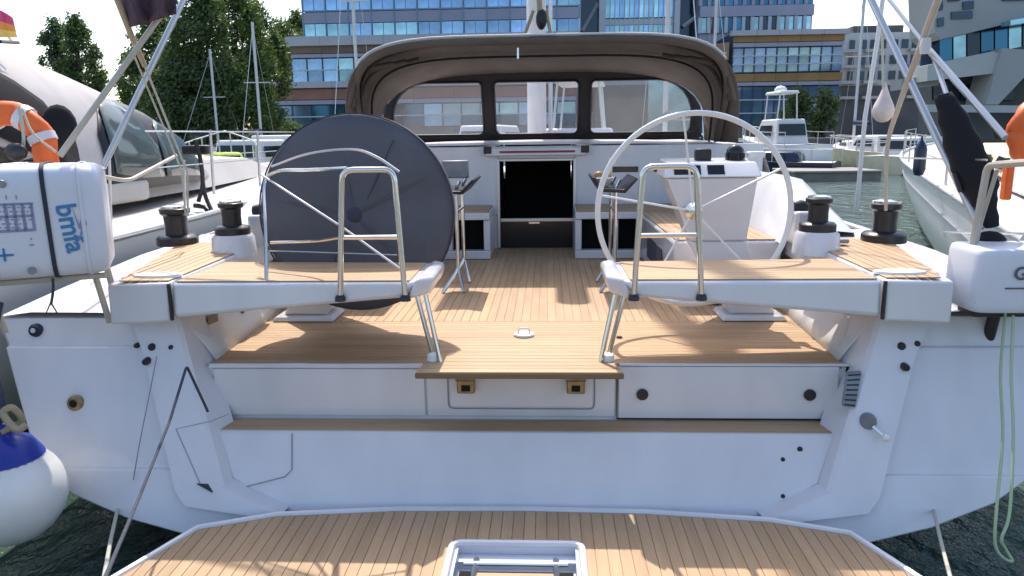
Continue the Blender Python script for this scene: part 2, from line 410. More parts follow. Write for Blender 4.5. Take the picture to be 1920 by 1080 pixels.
# --- swim platform
front = [(-1.49, 3.07), (-1.16, 3.20), (-.6, 3.262), (0, 3.278), (.6, 3.262), (1.16, 3.20), (1.49, 3.09)]
plat = [(-1.80, 2.0), (-1.655, 2.66)]+front+[(1.655, 2.68), (1.80, 2.0)]
hx, hy = .285, 2.955
base = MB()
def pl(poly, z0, z1): base.prism([Vector((x, y, z0)) for x, y in ccw(poly)], (0, 0, z1-z0))
for pp in ([(-1.80, 2.0), (-hx, 2.0), (-hx, hy), (-hx, 3.27), (-.6, 3.262), (-1.16, 3.20), (-1.49, 3.07), (-1.655, 2.66)],
           [(1.80, 2.0), (1.655, 2.68), (1.49, 3.09), (1.16, 3.20), (.6, 3.262), (hx, 3.27), (hx, hy), (hx, 2.0)],
           [(-hx, hy), (hx, hy), (hx, 3.27), (0, 3.278), (-hx, 3.27)], [(-hx, 2.0), (hx, 2.0), (hx, 2.2), (-hx, 2.2)]): pl(pp, .26, .335)
PL = base.build('swim_platform', 'caulk', Y)
inset = [(-1.775, 2.0), (-1.63, 2.665), (-1.475, 3.048), (-1.15, 3.175), (-.6, 3.238), (0, 3.253), (.6, 3.238), (1.15, 3.175), (1.475, 3.068), (1.63, 2.685), (1.775, 2.0)]
def hole(q, c):
    if len(q) < 3: return []
    if abs(c) < hx+.012: return [clip(q, 1, hy+.012, 9), clip(q, 1, 0, 2.19)]
    return [q]
planks(PL, inset, .336, 0, start=-1.79-.0026, other=hole)
rim = [Vector((x, y, .336)) for x, y in plat]
MB().tube(rim, .016, 8).build('platform_rim', 'gelcoat', PL, smooth=40)
MB().tube([Vector((x, y, .285)) for x, y in plat], .038, 8).build('platform_edge', 'gelcoat', PL, smooth=40)
# ladder hatch: white frame, tray and folded steel ladder with teak treads
ring = fillet([(-hx, 2.3, .345), (-hx, hy, .345), (hx, hy, .345), (hx, 2.3, .345)], .05)
MB().tube(ring, .017, 8).build('hatch_frame', 'gelcoat', PL, smooth=40)
MB().box((-hx, 2.2, .255), (hx, hy, .265)).add(*[[(-hx, hy-.01, .26), (hx, hy-.01, .26), (hx, hy-.01, .345), (-hx, hy-.01, .345)], [(0, 1, 2, 3)]]).box((-hx, 2.2, .26), (-hx+.03, hy, .338)).box((hx-.03, 2.2, .26), (hx, hy, .338)).box((-hx, hy-.075, .26), (hx, hy-.012, .30)).build('hatch_tray', 'white_plastic', PL)
MB().box((-.245, 2.3, .262), (.245, 2.86, .268)).build('hatch_well', 'dark_hole', PL)
lad = MB()
for x in (-.17, .17): lad.tube([(x, 2.25, .325), (x, 2.86, .325)], .014, 8)
lad.tube([(-.22, 2.815, .335), (.22, 2.815, .335)], .010, 8)
lad.build('ladder_rail', 'steel', PL, smooth=40)
for k, y in enumerate((2.73, 2.52, 2.32)):
    MB().box((-.165, y-.045, .30), (.165, y+.035, .325)).build('ladder_tread', 'teak_cross', PL, bevel=.004)
# --- small fittings on the frames and panels
def disc(px, py, r, m, name='fitting', off=.088, h=.012, prof=None):
    p = on_tr(px, py, off)
    return MB().lathe(prof or [(r, .02), (r, 0), (r*.8, -h), (r*.35, -h)], p, 20, 'Y').build(name, m, Y, smooth=30)
v_ = disc(148, 753, .043, 'bronze', 'exhaust_outlet', .034)
p = on_tr(148, 751, .050); MB().lathe([(.02, 0), (.02, -.002)], p, 16, 'Y').build('outlet_hole', 'dark_hole', v_)
v_ = disc(69, 619, .036, 'navy', 'stern_light', .014); p = on_tr(69, 617, .030); MB().lathe([(.014, 0), (.012, -.006)], p, 12, 'Y').build('lens', 'reflective', v_)
for px, py, r in ((300, 643, .020), (335, 643, .012), (272, 640, .014), (1676, 641, .020), (1705, 636, .014)): disc(px, py, r, 'black', 'drain_hole', .086, .006)
for px, py in ((292, 668), (1681, 678)): disc(px, py, .02, 'winch', 'lashing_eye', .088, .02)
for px, py, r in ((1500, 843, .014), (1468, 862, .011), (1468, 931, .011)): disc(px, py, r, 'black', 'drain_hole', .0, .004)
sh = disc(1614, 778, .040, 'grey_metal', 'shower_socket', .088, .02)
a = on_tr(1620, 784, .105); b = on_tr(1638, 800, .135); MB().tube([a, b], .010, 8).build('shower_handle', 'steel', sh, smooth=40)
MB().ball(b, .02).build('shower_head', 'rim_white', sh, smooth=60)
vp = [on_tr(px, py, .092) for px, py in ((1574, 688), (1602, 686), (1590, 752), (1566, 750))]
lv = MB().prism(vp[::-1], (0, .02, 0)).build('side_vent', 'grey_metal', Y, bevel=.006)
for k in range(7):
    t = (k+.5)/7; a = vp[0].lerp(vp[3], t); b = vp[1].lerp(vp[2], t)
    MB().tube([a+Vector((.006, -.004, 0)), b+Vector((-.006, -.004, 0))], .0035, 6).build('louvre', 'winch', lv)
# left recessed locker lid outline on the lower transom corner
pts = [on_tr(px, py, .084) for px, py in ((442, 765), (410, 778), (345, 792))]+[on_tr(px, py, .084) for px, py in ((390, 893),)]
MB().tube(pts, .002, 6).build('lid_seam', 'seam', Y)
pts = [on_tr(px, py, .006) for px, py in ((548, 812), (548, 880), (535, 893), (437, 918), (418, 911))]
MB().tube(pts, .0025, 6).build('lid_seam', 'seam', Y)
MB().prism([on_tr(px, py, .09) for px, py in ((384, 892), (404, 893), (413, 908))], (0, .02, 0)).build('lid_notch', 'black', Y)
# --- cockpit sole
sole = [(-1.62, 3.64), (1.62, 3.64), (1.66, 4.0), (1.71, 4.7), (1.71, 7.72), (-1.71, 7.72), (-1.71, 4.7), (-1.66, 4.0)]
SO = MB().prism([Vector((x, y, .93)) for x, y in sole], (0, 0, .021)).build('cockpit_sole', 'caulk', Y)
planks(SO, clip(sole, 1, 3.645, 4.52), .952, 1, pitch=.055)
planks(SO, clip(sole, 1, 4.525, 7.7), .952, 0, pitch=.055, start=-1.7325)
MB().box((-1.63, 3.618, .935), (-.502, 3.640, .958)).build('sole_trim', 'gelcoat', SO, bevel=.004)
MB().box((.502, 3.618, .948), (1.65, 3.640, .960)).build('sole_trim', 'gelcoat', SO, bevel=.004)
pe = MB().lathe([(.062, 0), (.058, .01), (.02, .012)], (0, 4.18, .960), 20)
pe.tube(fillet([(-.035, 4.18, .965), (-.03, 4.18, 1.0), (.03, 4.18, 1.0), (.035, 4.18, .965)], .02), .006, 6).build('pad_eye', 'rim_white', SO, smooth=40)
MB().lathe([(.018, 0), (.016, .004)], (.55, 4.13, .960), 16).build('drain_cap', 'winch', SO)
# --- cockpit side walls (curved up to the coaming)
for s_ in (-1, 1):
    rows = []
    for y in (3.70, 4.0, 4.4, 4.8, 5.2):
        fx = 1.0 if y > 3.8 else 1.0
        rows.append([Vector((s_*(1.62+.05*(y-3.64)), y if z < 1.0 else max(y, tr(z)-.02), z)) for z, in ((.955,),)] +
                    [Vector((s_*(1.66+.05*(y-3.64)), max(y, tr(1.02)-.02), 1.02)), Vector((s_*(1.74+.03*(y-3.64)), max(y, tr(1.12)-.02), 1.12)), Vector((s_*(1.80), max(y, tr(1.22)-.02), 1.24))])
    if s_ > 0: rows.reverse()
    wl = MB().grid(rows).build('cockpit_wall', 'gelcoat_deck', Y, smooth=50, solid=.01)
def wallpt(px, py, x): return at(px, py, X=x)
a = wallpt(397, 605, -1.738)
sp = MB().box((a.x, a.y-.06, a.z-.05), (a.x+.012, a.y+.06, a.z+.045)).build('speaker_grille', 'grille', Y, bevel=.004)
for py in (580, 605):
    a = wallpt(452, py, -1.725); MB().lathe([(.022, 0), (.022, .016), (.012, .02)], a, 14, 'X').build('engine_button', 'black', Y, smooth=30)
a = wallpt(1531, 608, 1.73); MB().lathe([(.018, 0), (.018, -.016), (.012, -.02)], a, 14, 'X').build('engine_button', 'black', Y, smooth=30)
# --- helm seats ("wings") with teak tops and sloping aft fascia
for s_ in (-1, 1):
    g = lambda pts: [Vector((s_*x, y, z)) for x, y, z in pts]
    top = g([(.50, 3.50, 1.412), (1.72, 3.50, 1.412), (1.72, 4.12, 1.412), (.46, 4.06, 1.412)])
    bot = g([(.56, 3.485, 1.335), (1.72, 3.485, 1.235), (1.72, 4.08, 1.235), (.56, 4.00, 1.335)])
    mb = MB().hexa(bot, top) if s_ > 0 else MB().hexa(bot[::-1], top[::-1])
    HS = mb.build('helm_seat', 'gelcoat', Y, bevel=.022)
    # seat tip moulding
    tp = g([(.44, 3.56, 1.34), (.54, 3.46, 1.33), (.56, 4.02, 1.33), (.44, 3.98, 1.34)]); tq = g([(.42, 3.58, 1.425), (.50, 3.485, 1.432), (.50, 4.05, 1.432), (.42, 4.0, 1.425)])
    (MB().hexa(tp, tq) if s_ > 0 else MB().hexa(tp[::-1], tq[::-1])).build('seat_tip', 'gelcoat', HS, bevel=.02)
    poly = [(s_*.535, 3.515), (s_*1.70, 3.515), (s_*1.70, 4.09), (s_*.535, 4.03)]
    planks(HS, ccw(poly), 1.413, 1, pitch=.056, th=.005)
    # outer section towards the hull
    bot = g([(1.735, 3.49, 1.215), (2.06, 3.51, 1.195), (2.42, 5.2, 1.3), (1.735, 5.2, 1.3)])
    top = g([(1.735, 3.50, 1.412), (2.06, 3.52, 1.402), (2.36, 5.2, 1.44), (1.735, 5.2, 1.44)])
    mb = MB().hexa(bot, top) if s_ > 0 else MB().hexa(bot[::-1], top[::-1])
    SDk = mb.build('side_deck', 'gelcoat', Y, bevel=.015)
    sl = (1.44-1.412)/1.7
    n = 0; x = 1.745
    while x < 2.26:
        q = clip([(1.74, 3.53), (2.0, 3.53), (2.28, 4.75), (1.74, 4.75)], 0, x+.0025, x+.0495)
        if len(q) >= 3:
            q = ccw([(s_*a, b) for a, b in q])
            MB().prism([Vector((a, b, 1.4135+(b-3.5)*sl)) for a, b in q], (0, 0, .006)).build('plank', 'teak', SDk)
        x += .052
    # dark joint between the two sections
    MB().box((s_*1.7275-.006, 3.482, 1.225), (s_*1.7275+.006, 3.50, 1.41)).build('fascia_joint', 'black', HS)
    # white cleat plate on the quarter
    c_ = MB().lathe([(.10, 0), (.095, .012), (.05, .02)], (s_*1.86, 3.64, 1.420), 20)
    for p_ in c_.v: p_.x = s_*1.86+(p_.x-s_*1.86)*1.3; p_.y = 3.64+(p_.y-3.64)*.6
    c_.build('cleat_cover', 'rim_white', SDk, smooth=30)
    # outer moulding from the side deck down to the hull edge
    rows = []
    for y, xi, zi, xo, zo in ((3.72, 2.07, 1.20, 2.80, 1.183), (4.3, 2.19, 1.38, 2.81, 1.228), (5.2, 2.37, 1.42, 2.82, 1.284), (7.5, 2.4, 1.45, 2.80, 1.325)):
        rows.append([Vector((s_*xi, y, zi)), Vector((s_*(xi*.75+xo*.25), y, zi*.4+zo*.6+.02)), Vector((s_*(xi*.25+xo*.75), y, zo+.03)), Vector((s_*xo, y, zo+.006))])
    if s_ < 0: rows = [r_[::-1] for r_ in rows]
    MB().grid(rows).build('gunwale', 'gelcoat_deck', Y, smooth=40)
    # handrails from the seat tip down to the boarding step
    hr = MB()
    for dx in (0, .055): hr.tube([(s_*(.47+dx), 3.58+dx, 1.33), (s_*(.40+dx*.75), 3.54+dx, .995)], .0125, 8)
    hr.build('handrail', 'steel', Y, smooth=40)
    MB().lathe([(.03, 0), (.028, .03), (.02, .035)], (s_*.44, 3.56, .998), 12).build('rail_socket', 'rim_white', Y, smooth=40)
    # seat guard hoop
    y0 = 3.475
    xi, xo = .55, .87
    zt = 1.955
    GR = MB().tube(fillet([(s_*xi, y0, 1.335), (s_*(xi+.03), y0, zt), (s_*(xo-.045), y0, zt), (s_*xo, y0, 1.33)], .055), .0145, 10).build('guard_hoop', 'steel', Y, smooth=40)
    MB().tube([(s_*(xi+.017), y0, 1.635), (s_*(xo-.02), y0, 1.635)], .011, 8).build('cross_bar', 'steel', GR, smooth=40)
    for x in (xi, xo): MB().lathe([(.027, 0), (.025, .02), (.018, .03)], (s_*x, y0-.002, 1.325), 12).build('foot', 'winch', GR, smooth=40)
# left hoop carries the curved guard rail round the helm
gr = MB().tube(curve([at(650, 316, Y=3.48), at(580, 319, Y=3.62), at(520, 322, Y=3.85), at(496, 345, Y=3.9), at(498, 430, Y=3.7), at(500, 548, Y=3.52)], 6), .010, 8)
gr.tube(curve([at(640, 445, Y=3.48), at(590, 452, Y=3.7), at(508, 455, Y=3.85)], 5), .008, 8)
gr.tube([at(505, 470, Y=3.9), at(745, 478, Y=3.9)], .004, 6)
gr.build('guard_rail', 'steel', Y, smooth=40)
MB().tube(curve([at(510, 312, Y=3.9), at(580, 288, Y=3.7), at(660, 280, Y=3.6), at(705, 294, Y=3.5), at(748, 322, Y=3.46)], 6), .0065, 6).build('guard_wire', 'alu', Y, smooth=40)
MB().tube([at(490, 328, Y=3.9), at(640, 425, Y=3.55), at(752, 505, Y=3.5)], .0055, 6).build('guard_wire', 'alu', Y, smooth=40)
# --- helm consoles and wheels
def console(s_):
    g = lambda pts: [Vector((s_*x, y, z)) for x, y, z in pts]
    def hx_(m, lo, hi): (m.hexa(lo, hi) if s_ > 0 else m.hexa(lo[::-1], hi[::-1]))
    m = MB(); hx_(m, g([(1.22, 4.50, .960), (1.62, 4.50, .960), (1.62, 4.80, .960), (1.22, 4.80, .960)]), g([(1.24, 4.52, .99), (1.60, 4.52, .99), (1.60, 4.78, .99), (1.24, 4.78, .99)]))
    K = m.build('helm_console', 'gelcoat', Y, bevel=.008)
    m = MB(); hx_(m, g([(1.28, 4.56, .99), (1.56, 4.56, .99), (1.56, 4.76, .99), (1.28, 4.76, .99)]), g([(1.02, 4.56, 1.45), (1.36, 4.56, 1.45), (1.36, 4.78, 1.45), (1.02, 4.78, 1.45)]))
    hx_(m, g([(1.02, 4.56, 1.452), (1.36, 4.56, 1.452), (1.36, 4.78, 1.452), (1.02, 4.78, 1.452)]), g([(.86, 4.52, 1.84), (1.40, 4.52, 1.84), (1.40, 4.82, 1.84), (.86, 4.82, 1.84)]))
    m.build('column', 'gelcoat', K, bevel=.012)
    m = MB(); hx_(m, g([(.84, 4.50, 1.843), (1.42, 4.50, 1.843), (1.42, 4.86, 1.843), (.84, 4.86, 1.843)]), g([(.86, 4.58, 1.93), (1.40, 4.58, 1.93), (1.40, 4.84, 1.95), (.86, 4.84, 1.95)]))
    m.build('instrument_pod', 'gelcoat', K, bevel=.01)
    for a, b in ((.90, 1.06), (1.10, 1.20)):
        MB().hexa(*( [g([(a, 4.515, 1.86), (b, 4.515, 1.86), (b, 4.53, 1.86), (a, 4.53, 1.86)]), g([(a, 4.55, 1.915), (b, 4.55, 1.915), (b, 4.57, 1.915), (a, 4.57, 1.915)])])).build('display', 'black_gloss', K)
    MB().ball((s_*1.30, 4.70, 1.98), .055).lathe([(.06, -.05), (.06, 0)], (s_*1.30, 4.70, 1.98), 16).build('compass', 'black_gloss', K, smooth=60)
    MB().box((s_*1.10-.05, 4.66, 1.93), (s_*1.10+.05, 4.72, 2.01)).build('throttle', 'black', K, bevel=.015)
    MB().box((s_*1.42-.05, 4.64, 1.95), (s_*1.42+.05, 4.72, 1.99)).build('cup_holder', 'rim_white', K, bevel=.01)
    return K
console(1); console(-1)
for s_ in (-1, 1):
    cx, cz, cy, r = s_*.98, 1.665, 4.30, .55
    W = MB().tube([Vector((cx+r*math.cos(2*math.pi*i/64), cy, cz+r*math.sin(2*math.pi*i/64))) for i in range(64)], .0165, 10, close=True).build('steering_wheel', 'rim_white', Y, smooth=60)
    MB().lathe([(.045, .02), (.05, 0), (.03, -.03), (.012, -.034)], (cx, cy, cz), 20, 'Y').build('hub', 'steel', W, smooth=40)
    MB().tube([(cx, cy, cz), (cx, 4.56, cz-.01)], .02, 10).build('axle', 'steel', W, smooth=40)
    for k in range(5):
        a = R(90+72*k+8); MB().tube([(cx+.03*math.cos(a), cy, cz+.03*math.sin(a)), (cx+r*math.cos(a), cy, cz+r*math.sin(a))], .0065, 8).build('spoke', 'rim_white', W, smooth=40)
# wheel cover (its own thing)
WC = thing('wheel_cover', (-.975, 4.25, 1.10), 'round dark blue grey fabric cover over the left steering wheel', 'wheel cover')
prof = [(.002, -.080), (.05, -.078), (.10, -.071), (.20, -.062), (.30, -.056), (.40, -.049), (.50, -.043), (.562, -.032), (.575, -.010), (.575, .02), (.56, .05), (.45, .06), (.1, .065)]
m = MB().lathe(prof, (-.975, 4.30, 1.668), 64, 'Y')
for p_ in m.v: p_.y += .012*noise.noise(p_*3.0)+.006*math.sin(math.atan2(p_.z-1.668, p_.x+.975)*5+.6)*min(1, (p_-Vector((-.975, 4.3, 1.668))).length/.4)
m.build('cloth', 'cover', WC, smooth=50)
def cov(px, py): p_ = at(px, py, Y=4.232); return p_
MB().tube([cov(738, 262), cov(700, 350), cov(662, 430)], .0035, 6).build('seam', 'cover_seam', WC)
MB().tube([Vector((-.975+.572*math.cos(2*math.pi*i/64), 4.268, 1.668+.572*math.sin(2*math.pi*i/64))) for i in range(64)], .005, 6, close=True).build('hem', 'cover_seam', WC)
for k in range(5):
    a_ = R(90+72*k+8)
    MB().tube([Vector((-.975+q_*math.cos(a_), 4.30-.079+.045*(q_/.5)**1.6, 1.668+q_*math.sin(a_))) for q_ in (.06, .15, .25, .35, .45, .52)], .0055, 6).build('spoke_ridge', 'cover', WC, smooth=80)
MB().lathe([(.05, .004), (.045, -.004), (.01, -.008)], (-.975, 4.222, 1.668), 20, 'Y').build('centre_patch', 'cover_seam', WC, smooth=60)
# --- benches, bulkhead, companionway, coachroof
for s_ in (-1, 1):
    g = lambda pts: [Vector((s_*x, y, z)) for x, y, z in pts]
    def hx2(m, lo, hi): return m.hexa(lo, hi) if s_ > 0 else m.hexa(lo[::-1], hi[::-1])
    B = hx2(MB(), g([(1.02, 4.95, .96), (1.70, 4.95, .96), (1.70, 6.86, .96), (1.02, 6.86, .96)]), g([(.98, 4.95, 1.395), (1.70, 4.95, 1.395), (1.70, 6.86, 1.395), (.98, 6.86, 1.395)])).build('cockpit_bench', 'gelcoat', Y, bevel=.02)
    planks(B, ccw([(s_*1.0, 4.97), (s_*1.66, 4.97), (s_*1.66, 6.85), (s_*1.0, 6.85)]), 1.396, 0, pitch=.06, th=.01)
    MB().box((s_*1.0-.012 if s_ > 0 else s_*1.0-.004, 5.5, 1.08), (s_*1.0+.004 if s_ > 0 else s_*1.0+.012, 6.3, 1.26)).build('locker_window', 'cover_seam', B)
    # forward bench return, facing aft
    m = MB().box((min(s_*.40, s_*1.70), 6.88, 1.335), (max(s_*.40, s_*1.70), 7.60, 1.40)).box((min(s_*.40, s_*1.70), 6.90, .96), (max(s_*.40, s_*1.70), 7.02, 1.04))
    for xa, xb in ((.40, .46), (.76, .80), (1.02, 1.70)): m.box((min(s_*xa, s_*xb), 6.902, 1.042), (max(s_*xa, s_*xb), 7.02, 1.333))
    m.box((min(s_*.40, s_*.43), 7.022, .962), (max(s_*.40, s_*.43), 7.60, 1.333))
    F = m.build('forward_bench', 'gelcoat', Y, bevel=.008)
    MB().box((min(s_*.44, s_*1.02), 7.18, .97), (max(s_*.44, s_*1.02), 7.2, 1.333)).build('locker_recess', 'dark_hole', F)
    planks(F, ccw([(s_*.42, 6.90), (s_*1.68, 6.90), (s_*1.68, 7.58), (s_*.42, 7.58)]), 1.401, 1, pitch=.06, th=.012)
    # coaming backrest, curved
    rows = []
    for y in (4.85, 5.1, 5.6, 6.4, 7.2, 7.62):
        k = min(1, (y-4.85)/.5)
        rows.append([Vector((s_*x, y, z)) for x, z in ((1.66, 1.39), (1.72, 1.46+.10*k), (1.80, 1.47+.25*k), (1.90, 1.48+.31*k), (2.02, 1.47+.29*k), (2.12, 1.46+.15*k), (2.16, 1.30))])
    if s_ > 0: rows.reverse()
    MB().grid(rows).build('coaming', 'gelcoat', Y, smooth=50)
# bulkhead pieces round the companionway
m = MB()
m.box((.42, 7.62, 1.3), (2.3, 7.75, 2.0)).box((-2.3, 7.62, 1.3), (-.36, 7.75, 2.0)).box((-.36, 7.62, 1.875), (.42, 7.75, 2.0))
m.box((.42, 7.62, .95), (.5, 7.75, 1.3)).box((-.44, 7.62, .95), (-.36, 7.75, 1.3))
BK = m.build('cabin_bulkhead', 'gelcoat', Y, bevel=.01)
for a, b in ((.80, 1.06), (1.22, 1.46), (1.62, 2.18), (-1.06, -.80)):
    MB().box((a, 7.608, 1.73), (b, 7.62, 1.785)).build('portlight', 'black_gloss', BK, bevel=.004)
CW = MB().box((-.375, 7.60, .962), (-.345, 7.64, 1.875)).box((.405, 7.60, .962), (.435, 7.64, 1.875)).box((-.343, 7.602, 1.85), (.403, 7.64, 1.875)).build('companionway', 'alu', Y, bevel=.004)
MB().box((-.343, 7.60, 1.235), (.403, 7.63, 1.27)).build('washboard_bar', 'alu', CW, bevel=.004)
MB().box((-.343, 7.64, .962), (.403, 7.66, 1.233)).build('washboard', 'black_gloss', CW)
MB().box((-.05, 7.597, 1.215), (.06, 7.61, 1.232)).build('latch', 'steel', CW)
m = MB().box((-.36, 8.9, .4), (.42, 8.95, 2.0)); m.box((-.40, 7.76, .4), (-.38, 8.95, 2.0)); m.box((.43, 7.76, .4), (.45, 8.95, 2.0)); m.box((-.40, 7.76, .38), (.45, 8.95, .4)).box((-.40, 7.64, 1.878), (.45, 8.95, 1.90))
m.build('cabin_interior', 'dark_hole', CW)  # lining coloured near-black as cabin shade, its top added to keep light out
SH = MB().box((-.48, 7.56, 1.905), (.54, 8.6, 1.985)).build('sliding_hatch', 'gelcoat', Y, bevel=.01)
MB().box((-.34, 7.552, 1.935), (.42, 7.562, 1.955)).build('trim_strip', 'red_trim', SH)
for x in (-.46, .52): MB().box((x-.04, 7.545, 1.93), (x+.04, 7.60, 2.0)).build('hatch_stop', 'black', SH, bevel=.008)
rows = []
for y, hw, z in ((7.64, 2.32, 2.0), (8.4, 2.2, 2.03), (9.4, 2.0, 2.05), (10.6, 1.7, 2.03), (11.8, 1.3, 1.93), (12.8, .8, 1.78)):
    rows.append([Vector((x, y, zz)) for x, zz in ((-hw-.25, 1.25), (-hw, z-.12), (-hw+.12, z-.02), (-hw*.5, z+.01), (0, z+.02), (hw*.5, z+.01), (hw-.12, z-.02), (hw, z-.12), (hw+.25, 1.25))])
MB().grid(rows[::-1]).build('coachroof', 'gelcoat_deck', Y, smooth=35)
# --- sprayhood: canvas shell lofted from the aft arch to the window panel
def arch(hw, zt, zb, y, n=28, p=3.2, cx=.07, lean=0, base=None):
    out = []
    for i in range(n+1):
        a = math.pi*i/n; c, s2 = math.cos(a), math.sin(a)
        x = cx - hw*math.copysign(abs(c)**(2/p), c); zz = zb+(zt-zb)*abs(s2)**(2/p)
        out.append(Vector((x, y+lean*(1-(zz-zb)/(zt-zb)), zz)))
    return out
SP = thing('sprayhood_root', (0, 0, 0), 'x', 'x'); bpy.data.objects.remove(SP)
rows = [arch(1.80, 2.955, 2.02, 6.93, lean=.75, p=5), arch(1.81, 2.985, 2.02, 7.0, lean=.72, p=5), arch(1.84, 2.965, 2.02, 7.5, lean=.45, p=4.4), arch(1.86, 2.90, 2.03, 8.05, lean=.25, p=3.8), arch(1.86, 2.80, 2.04, 8.6, lean=.08, p=3.4)]
SPH = MB().grid([r_[::-1] for r_ in rows]).build('sprayhood', 'canvas', Y, smooth=70, solid=.012)
# aft hem (broad band) and pale tube painting in the sunlit highlight of the aft edge
MB().grid([[q+Vector((0, -.004, 0)) for q in arch(1.75, 2.90, 2.02, 6.925, lean=.76, p=5)], [q+Vector((0, -.006, 0)) for q in arch(1.805, 2.963, 2.02, 6.92, lean=.76, p=5)]]).build('hem', 'canvas', SPH, smooth=70, solid=.01)
MB().tube(arch(1.82, 2.990, 2.02, 6.96, lean=.74, p=5)[5:-5], .012, 8).build('highlight_grey', 'highlight_grey', SPH, smooth=60)
for y, hw, zt, ln in ((7.02, 1.77, 2.93, .72), (7.8, 1.80, 2.89, .35)):
    MB().tube(arch(hw, zt, 2.02, y, lean=ln, p=4.4), .012, 8).build('frame_tube', 'canvas_edge', SPH, smooth=60)
for s_ in (-1, 1):   # straps and folded side flap
    pass
    A_ = rows[0]; half = A_[:15] if s_ < 0 else A_[:13:-1]      # aft arch from foot to crown
    fr_ = [q for q in half if q.z < 2.9]
    MB().grid([[q+Vector((0, .02, 0)) for q in fr_], [q+Vector((s_*.17*(2.9-q.z)/.9+s_*.004, -.12*(2.9-q.z)/.9+.03, -.01)) for q in fr_]]).build('side_flap', 'canvas', SPH, smooth=70, solid=.012)
    fold = MB()
    for k in range(3):
        fold.tube(curve([(.07+s_*(1.2+.1*k), 7.6-.15*k, 2.86-.03*k), (.07+s_*(1.62+.04*k), 7.5-.15*k, 2.74-.02*k), (.07+s_*(1.80+.01*k), 7.4-.1*k, 2.4)], 6), .022, 8)
    fold.build('canvas_fold', 'canvas', SPH, smooth=60)
MB().tube([(-.12, 6.96, 2.88), (-.12, 6.955, 2.79)], .010, 6).build('buckle', 'steel', SPH)
# window panel, three panes set in a dark frame, leaning forward
wy = lambda z: 8.60+(2.80-z)*.42
outer = [q for q in arch(1.86, 2.80, 2.05, 8.6, p=3.2)]
outer = [Vector((q.x, wy(q.z), q.z)) for q in outer]
def pane_poly(x0, x1, z0, z1, rl, rr_, n=6):
    pts = []
    def corner(cx, cz, rx, a0, a1):
        for i in range(n+1):
            a = R(a0+(a1-a0)*i/n); pts.append((cx+rx*math.cos(a), cz+rx*math.sin(a)))
    corner(x0+.06, z0+.06, .06, 180, 270); corner(x1-.06, z0+.06, .06, 270, 360)
    corner(x1-rr_, z1-rr_, rr_, 0, 90); corner(x0+rl, z1-rl, rl, 90, 180)
    return pts
panes = [(-1.66, -.60, 2.12, 2.705, .42, .05), (-.46, .50, 2.12, 2.705, .05, .05), (.64, 1.80, 2.12, 2.705, .05, .42)]
for x0, x1, z0, z1, rl, rr_ in panes:
    pp = [Vector((x, wy(z)-.004, z)) for x, z in pane_poly(x0, x1, z0, z1, rl, rr_)]
    MB().add(pp, [tuple(range(len(pp)))]).build('window_pane', 'vinyl', SPH)
    # dark border ring joined to bars
    MB().tube(pp, .014, 6, close=True).build('window_border', 'black', SPH, smooth=60)
fr = MB()
def quad(xa, xb, za, zb, off=0): fr.add([(xa, wy(za)+off, za), (xb, wy(za)+off, za), (xb, wy(zb)+off, zb), (xa, wy(zb)+off, zb)], [(0, 1, 2, 3)])
quad(-.61, -.45, 2.06, 2.75); quad(.49, .65, 2.06, 2.75)
quad(-1.78, 1.92, 2.04, 2.125, -.002); quad(-1.5, 1.65, 2.70, 2.81, -.002)
for s_, xe in ((-1, -1.66), (1, 1.80)):
    # corner fill between pane curve and arch
    n = 10; ins = [(xe-s_*.42+s_*.42*math.cos(R(90*i/n)), 2.285+.42*math.sin(R(90*i/n))) for i in range(n+1)]
    ins = [(xe, 2.10)]+ins; outp = [(.07+s_*1.90, 2.05)]+[(.07+s_*(1.87*abs(math.cos(R(90*i/n)))**(2/3.2)), 2.05+.76*abs(math.sin(R(90*i/n)))**(2/3.2)) for i in range(n+1)]
    fr.grid([[Vector((x, wy(z)-.001, z)) for x, z in ins], [Vector((x, wy(z)-.001, z)) for x, z in outp]])
fr.build('window_frame', 'canvas_edge', SPH, solid=.006)
# --- mast, boom gear
MA = MB().tube([(.0, 10.5, 2.0), (.0, 10.5, 19)], .13, 16)
for p_ in MA.v: p_.y = 10.5+(p_.y-10.5)*1.4
MA = MA.build('mast', 'mast_white', Y, smooth=40)
MB().tube([(.19, 10.4, 2.05), (.19, 10.4, 9)], .03, 8).build('halyard', 'alu', MA)
bm_ = MB().tube([(0, 10.2, 4.1), (0, 7.1, 4.0)], .12, 12).build('boom', 'mast_white', Y, smooth=40)
a = at(1014, -30, Y=8.4)
blk = MB().tube([at(1008, -60, Y=8.4), at(1012, 20, Y=8.4)], .03, 8).build('mainsheet', 'rope_tan', Y)
MB().ball(at(1015, 36, Y=8.4), .075, .8, .6, 1.5, 14).build('sheet_block', 'black', blk, smooth=60)
MB().tube([at(1000, 20, Y=8.4), at(985, 62, Y=8.4)], .02, 6).tube([at(1024, 20, Y=8.4), at(1032, 62, Y=8.4)], .02, 6).build('sheet_part', 'rope_tan', blk)
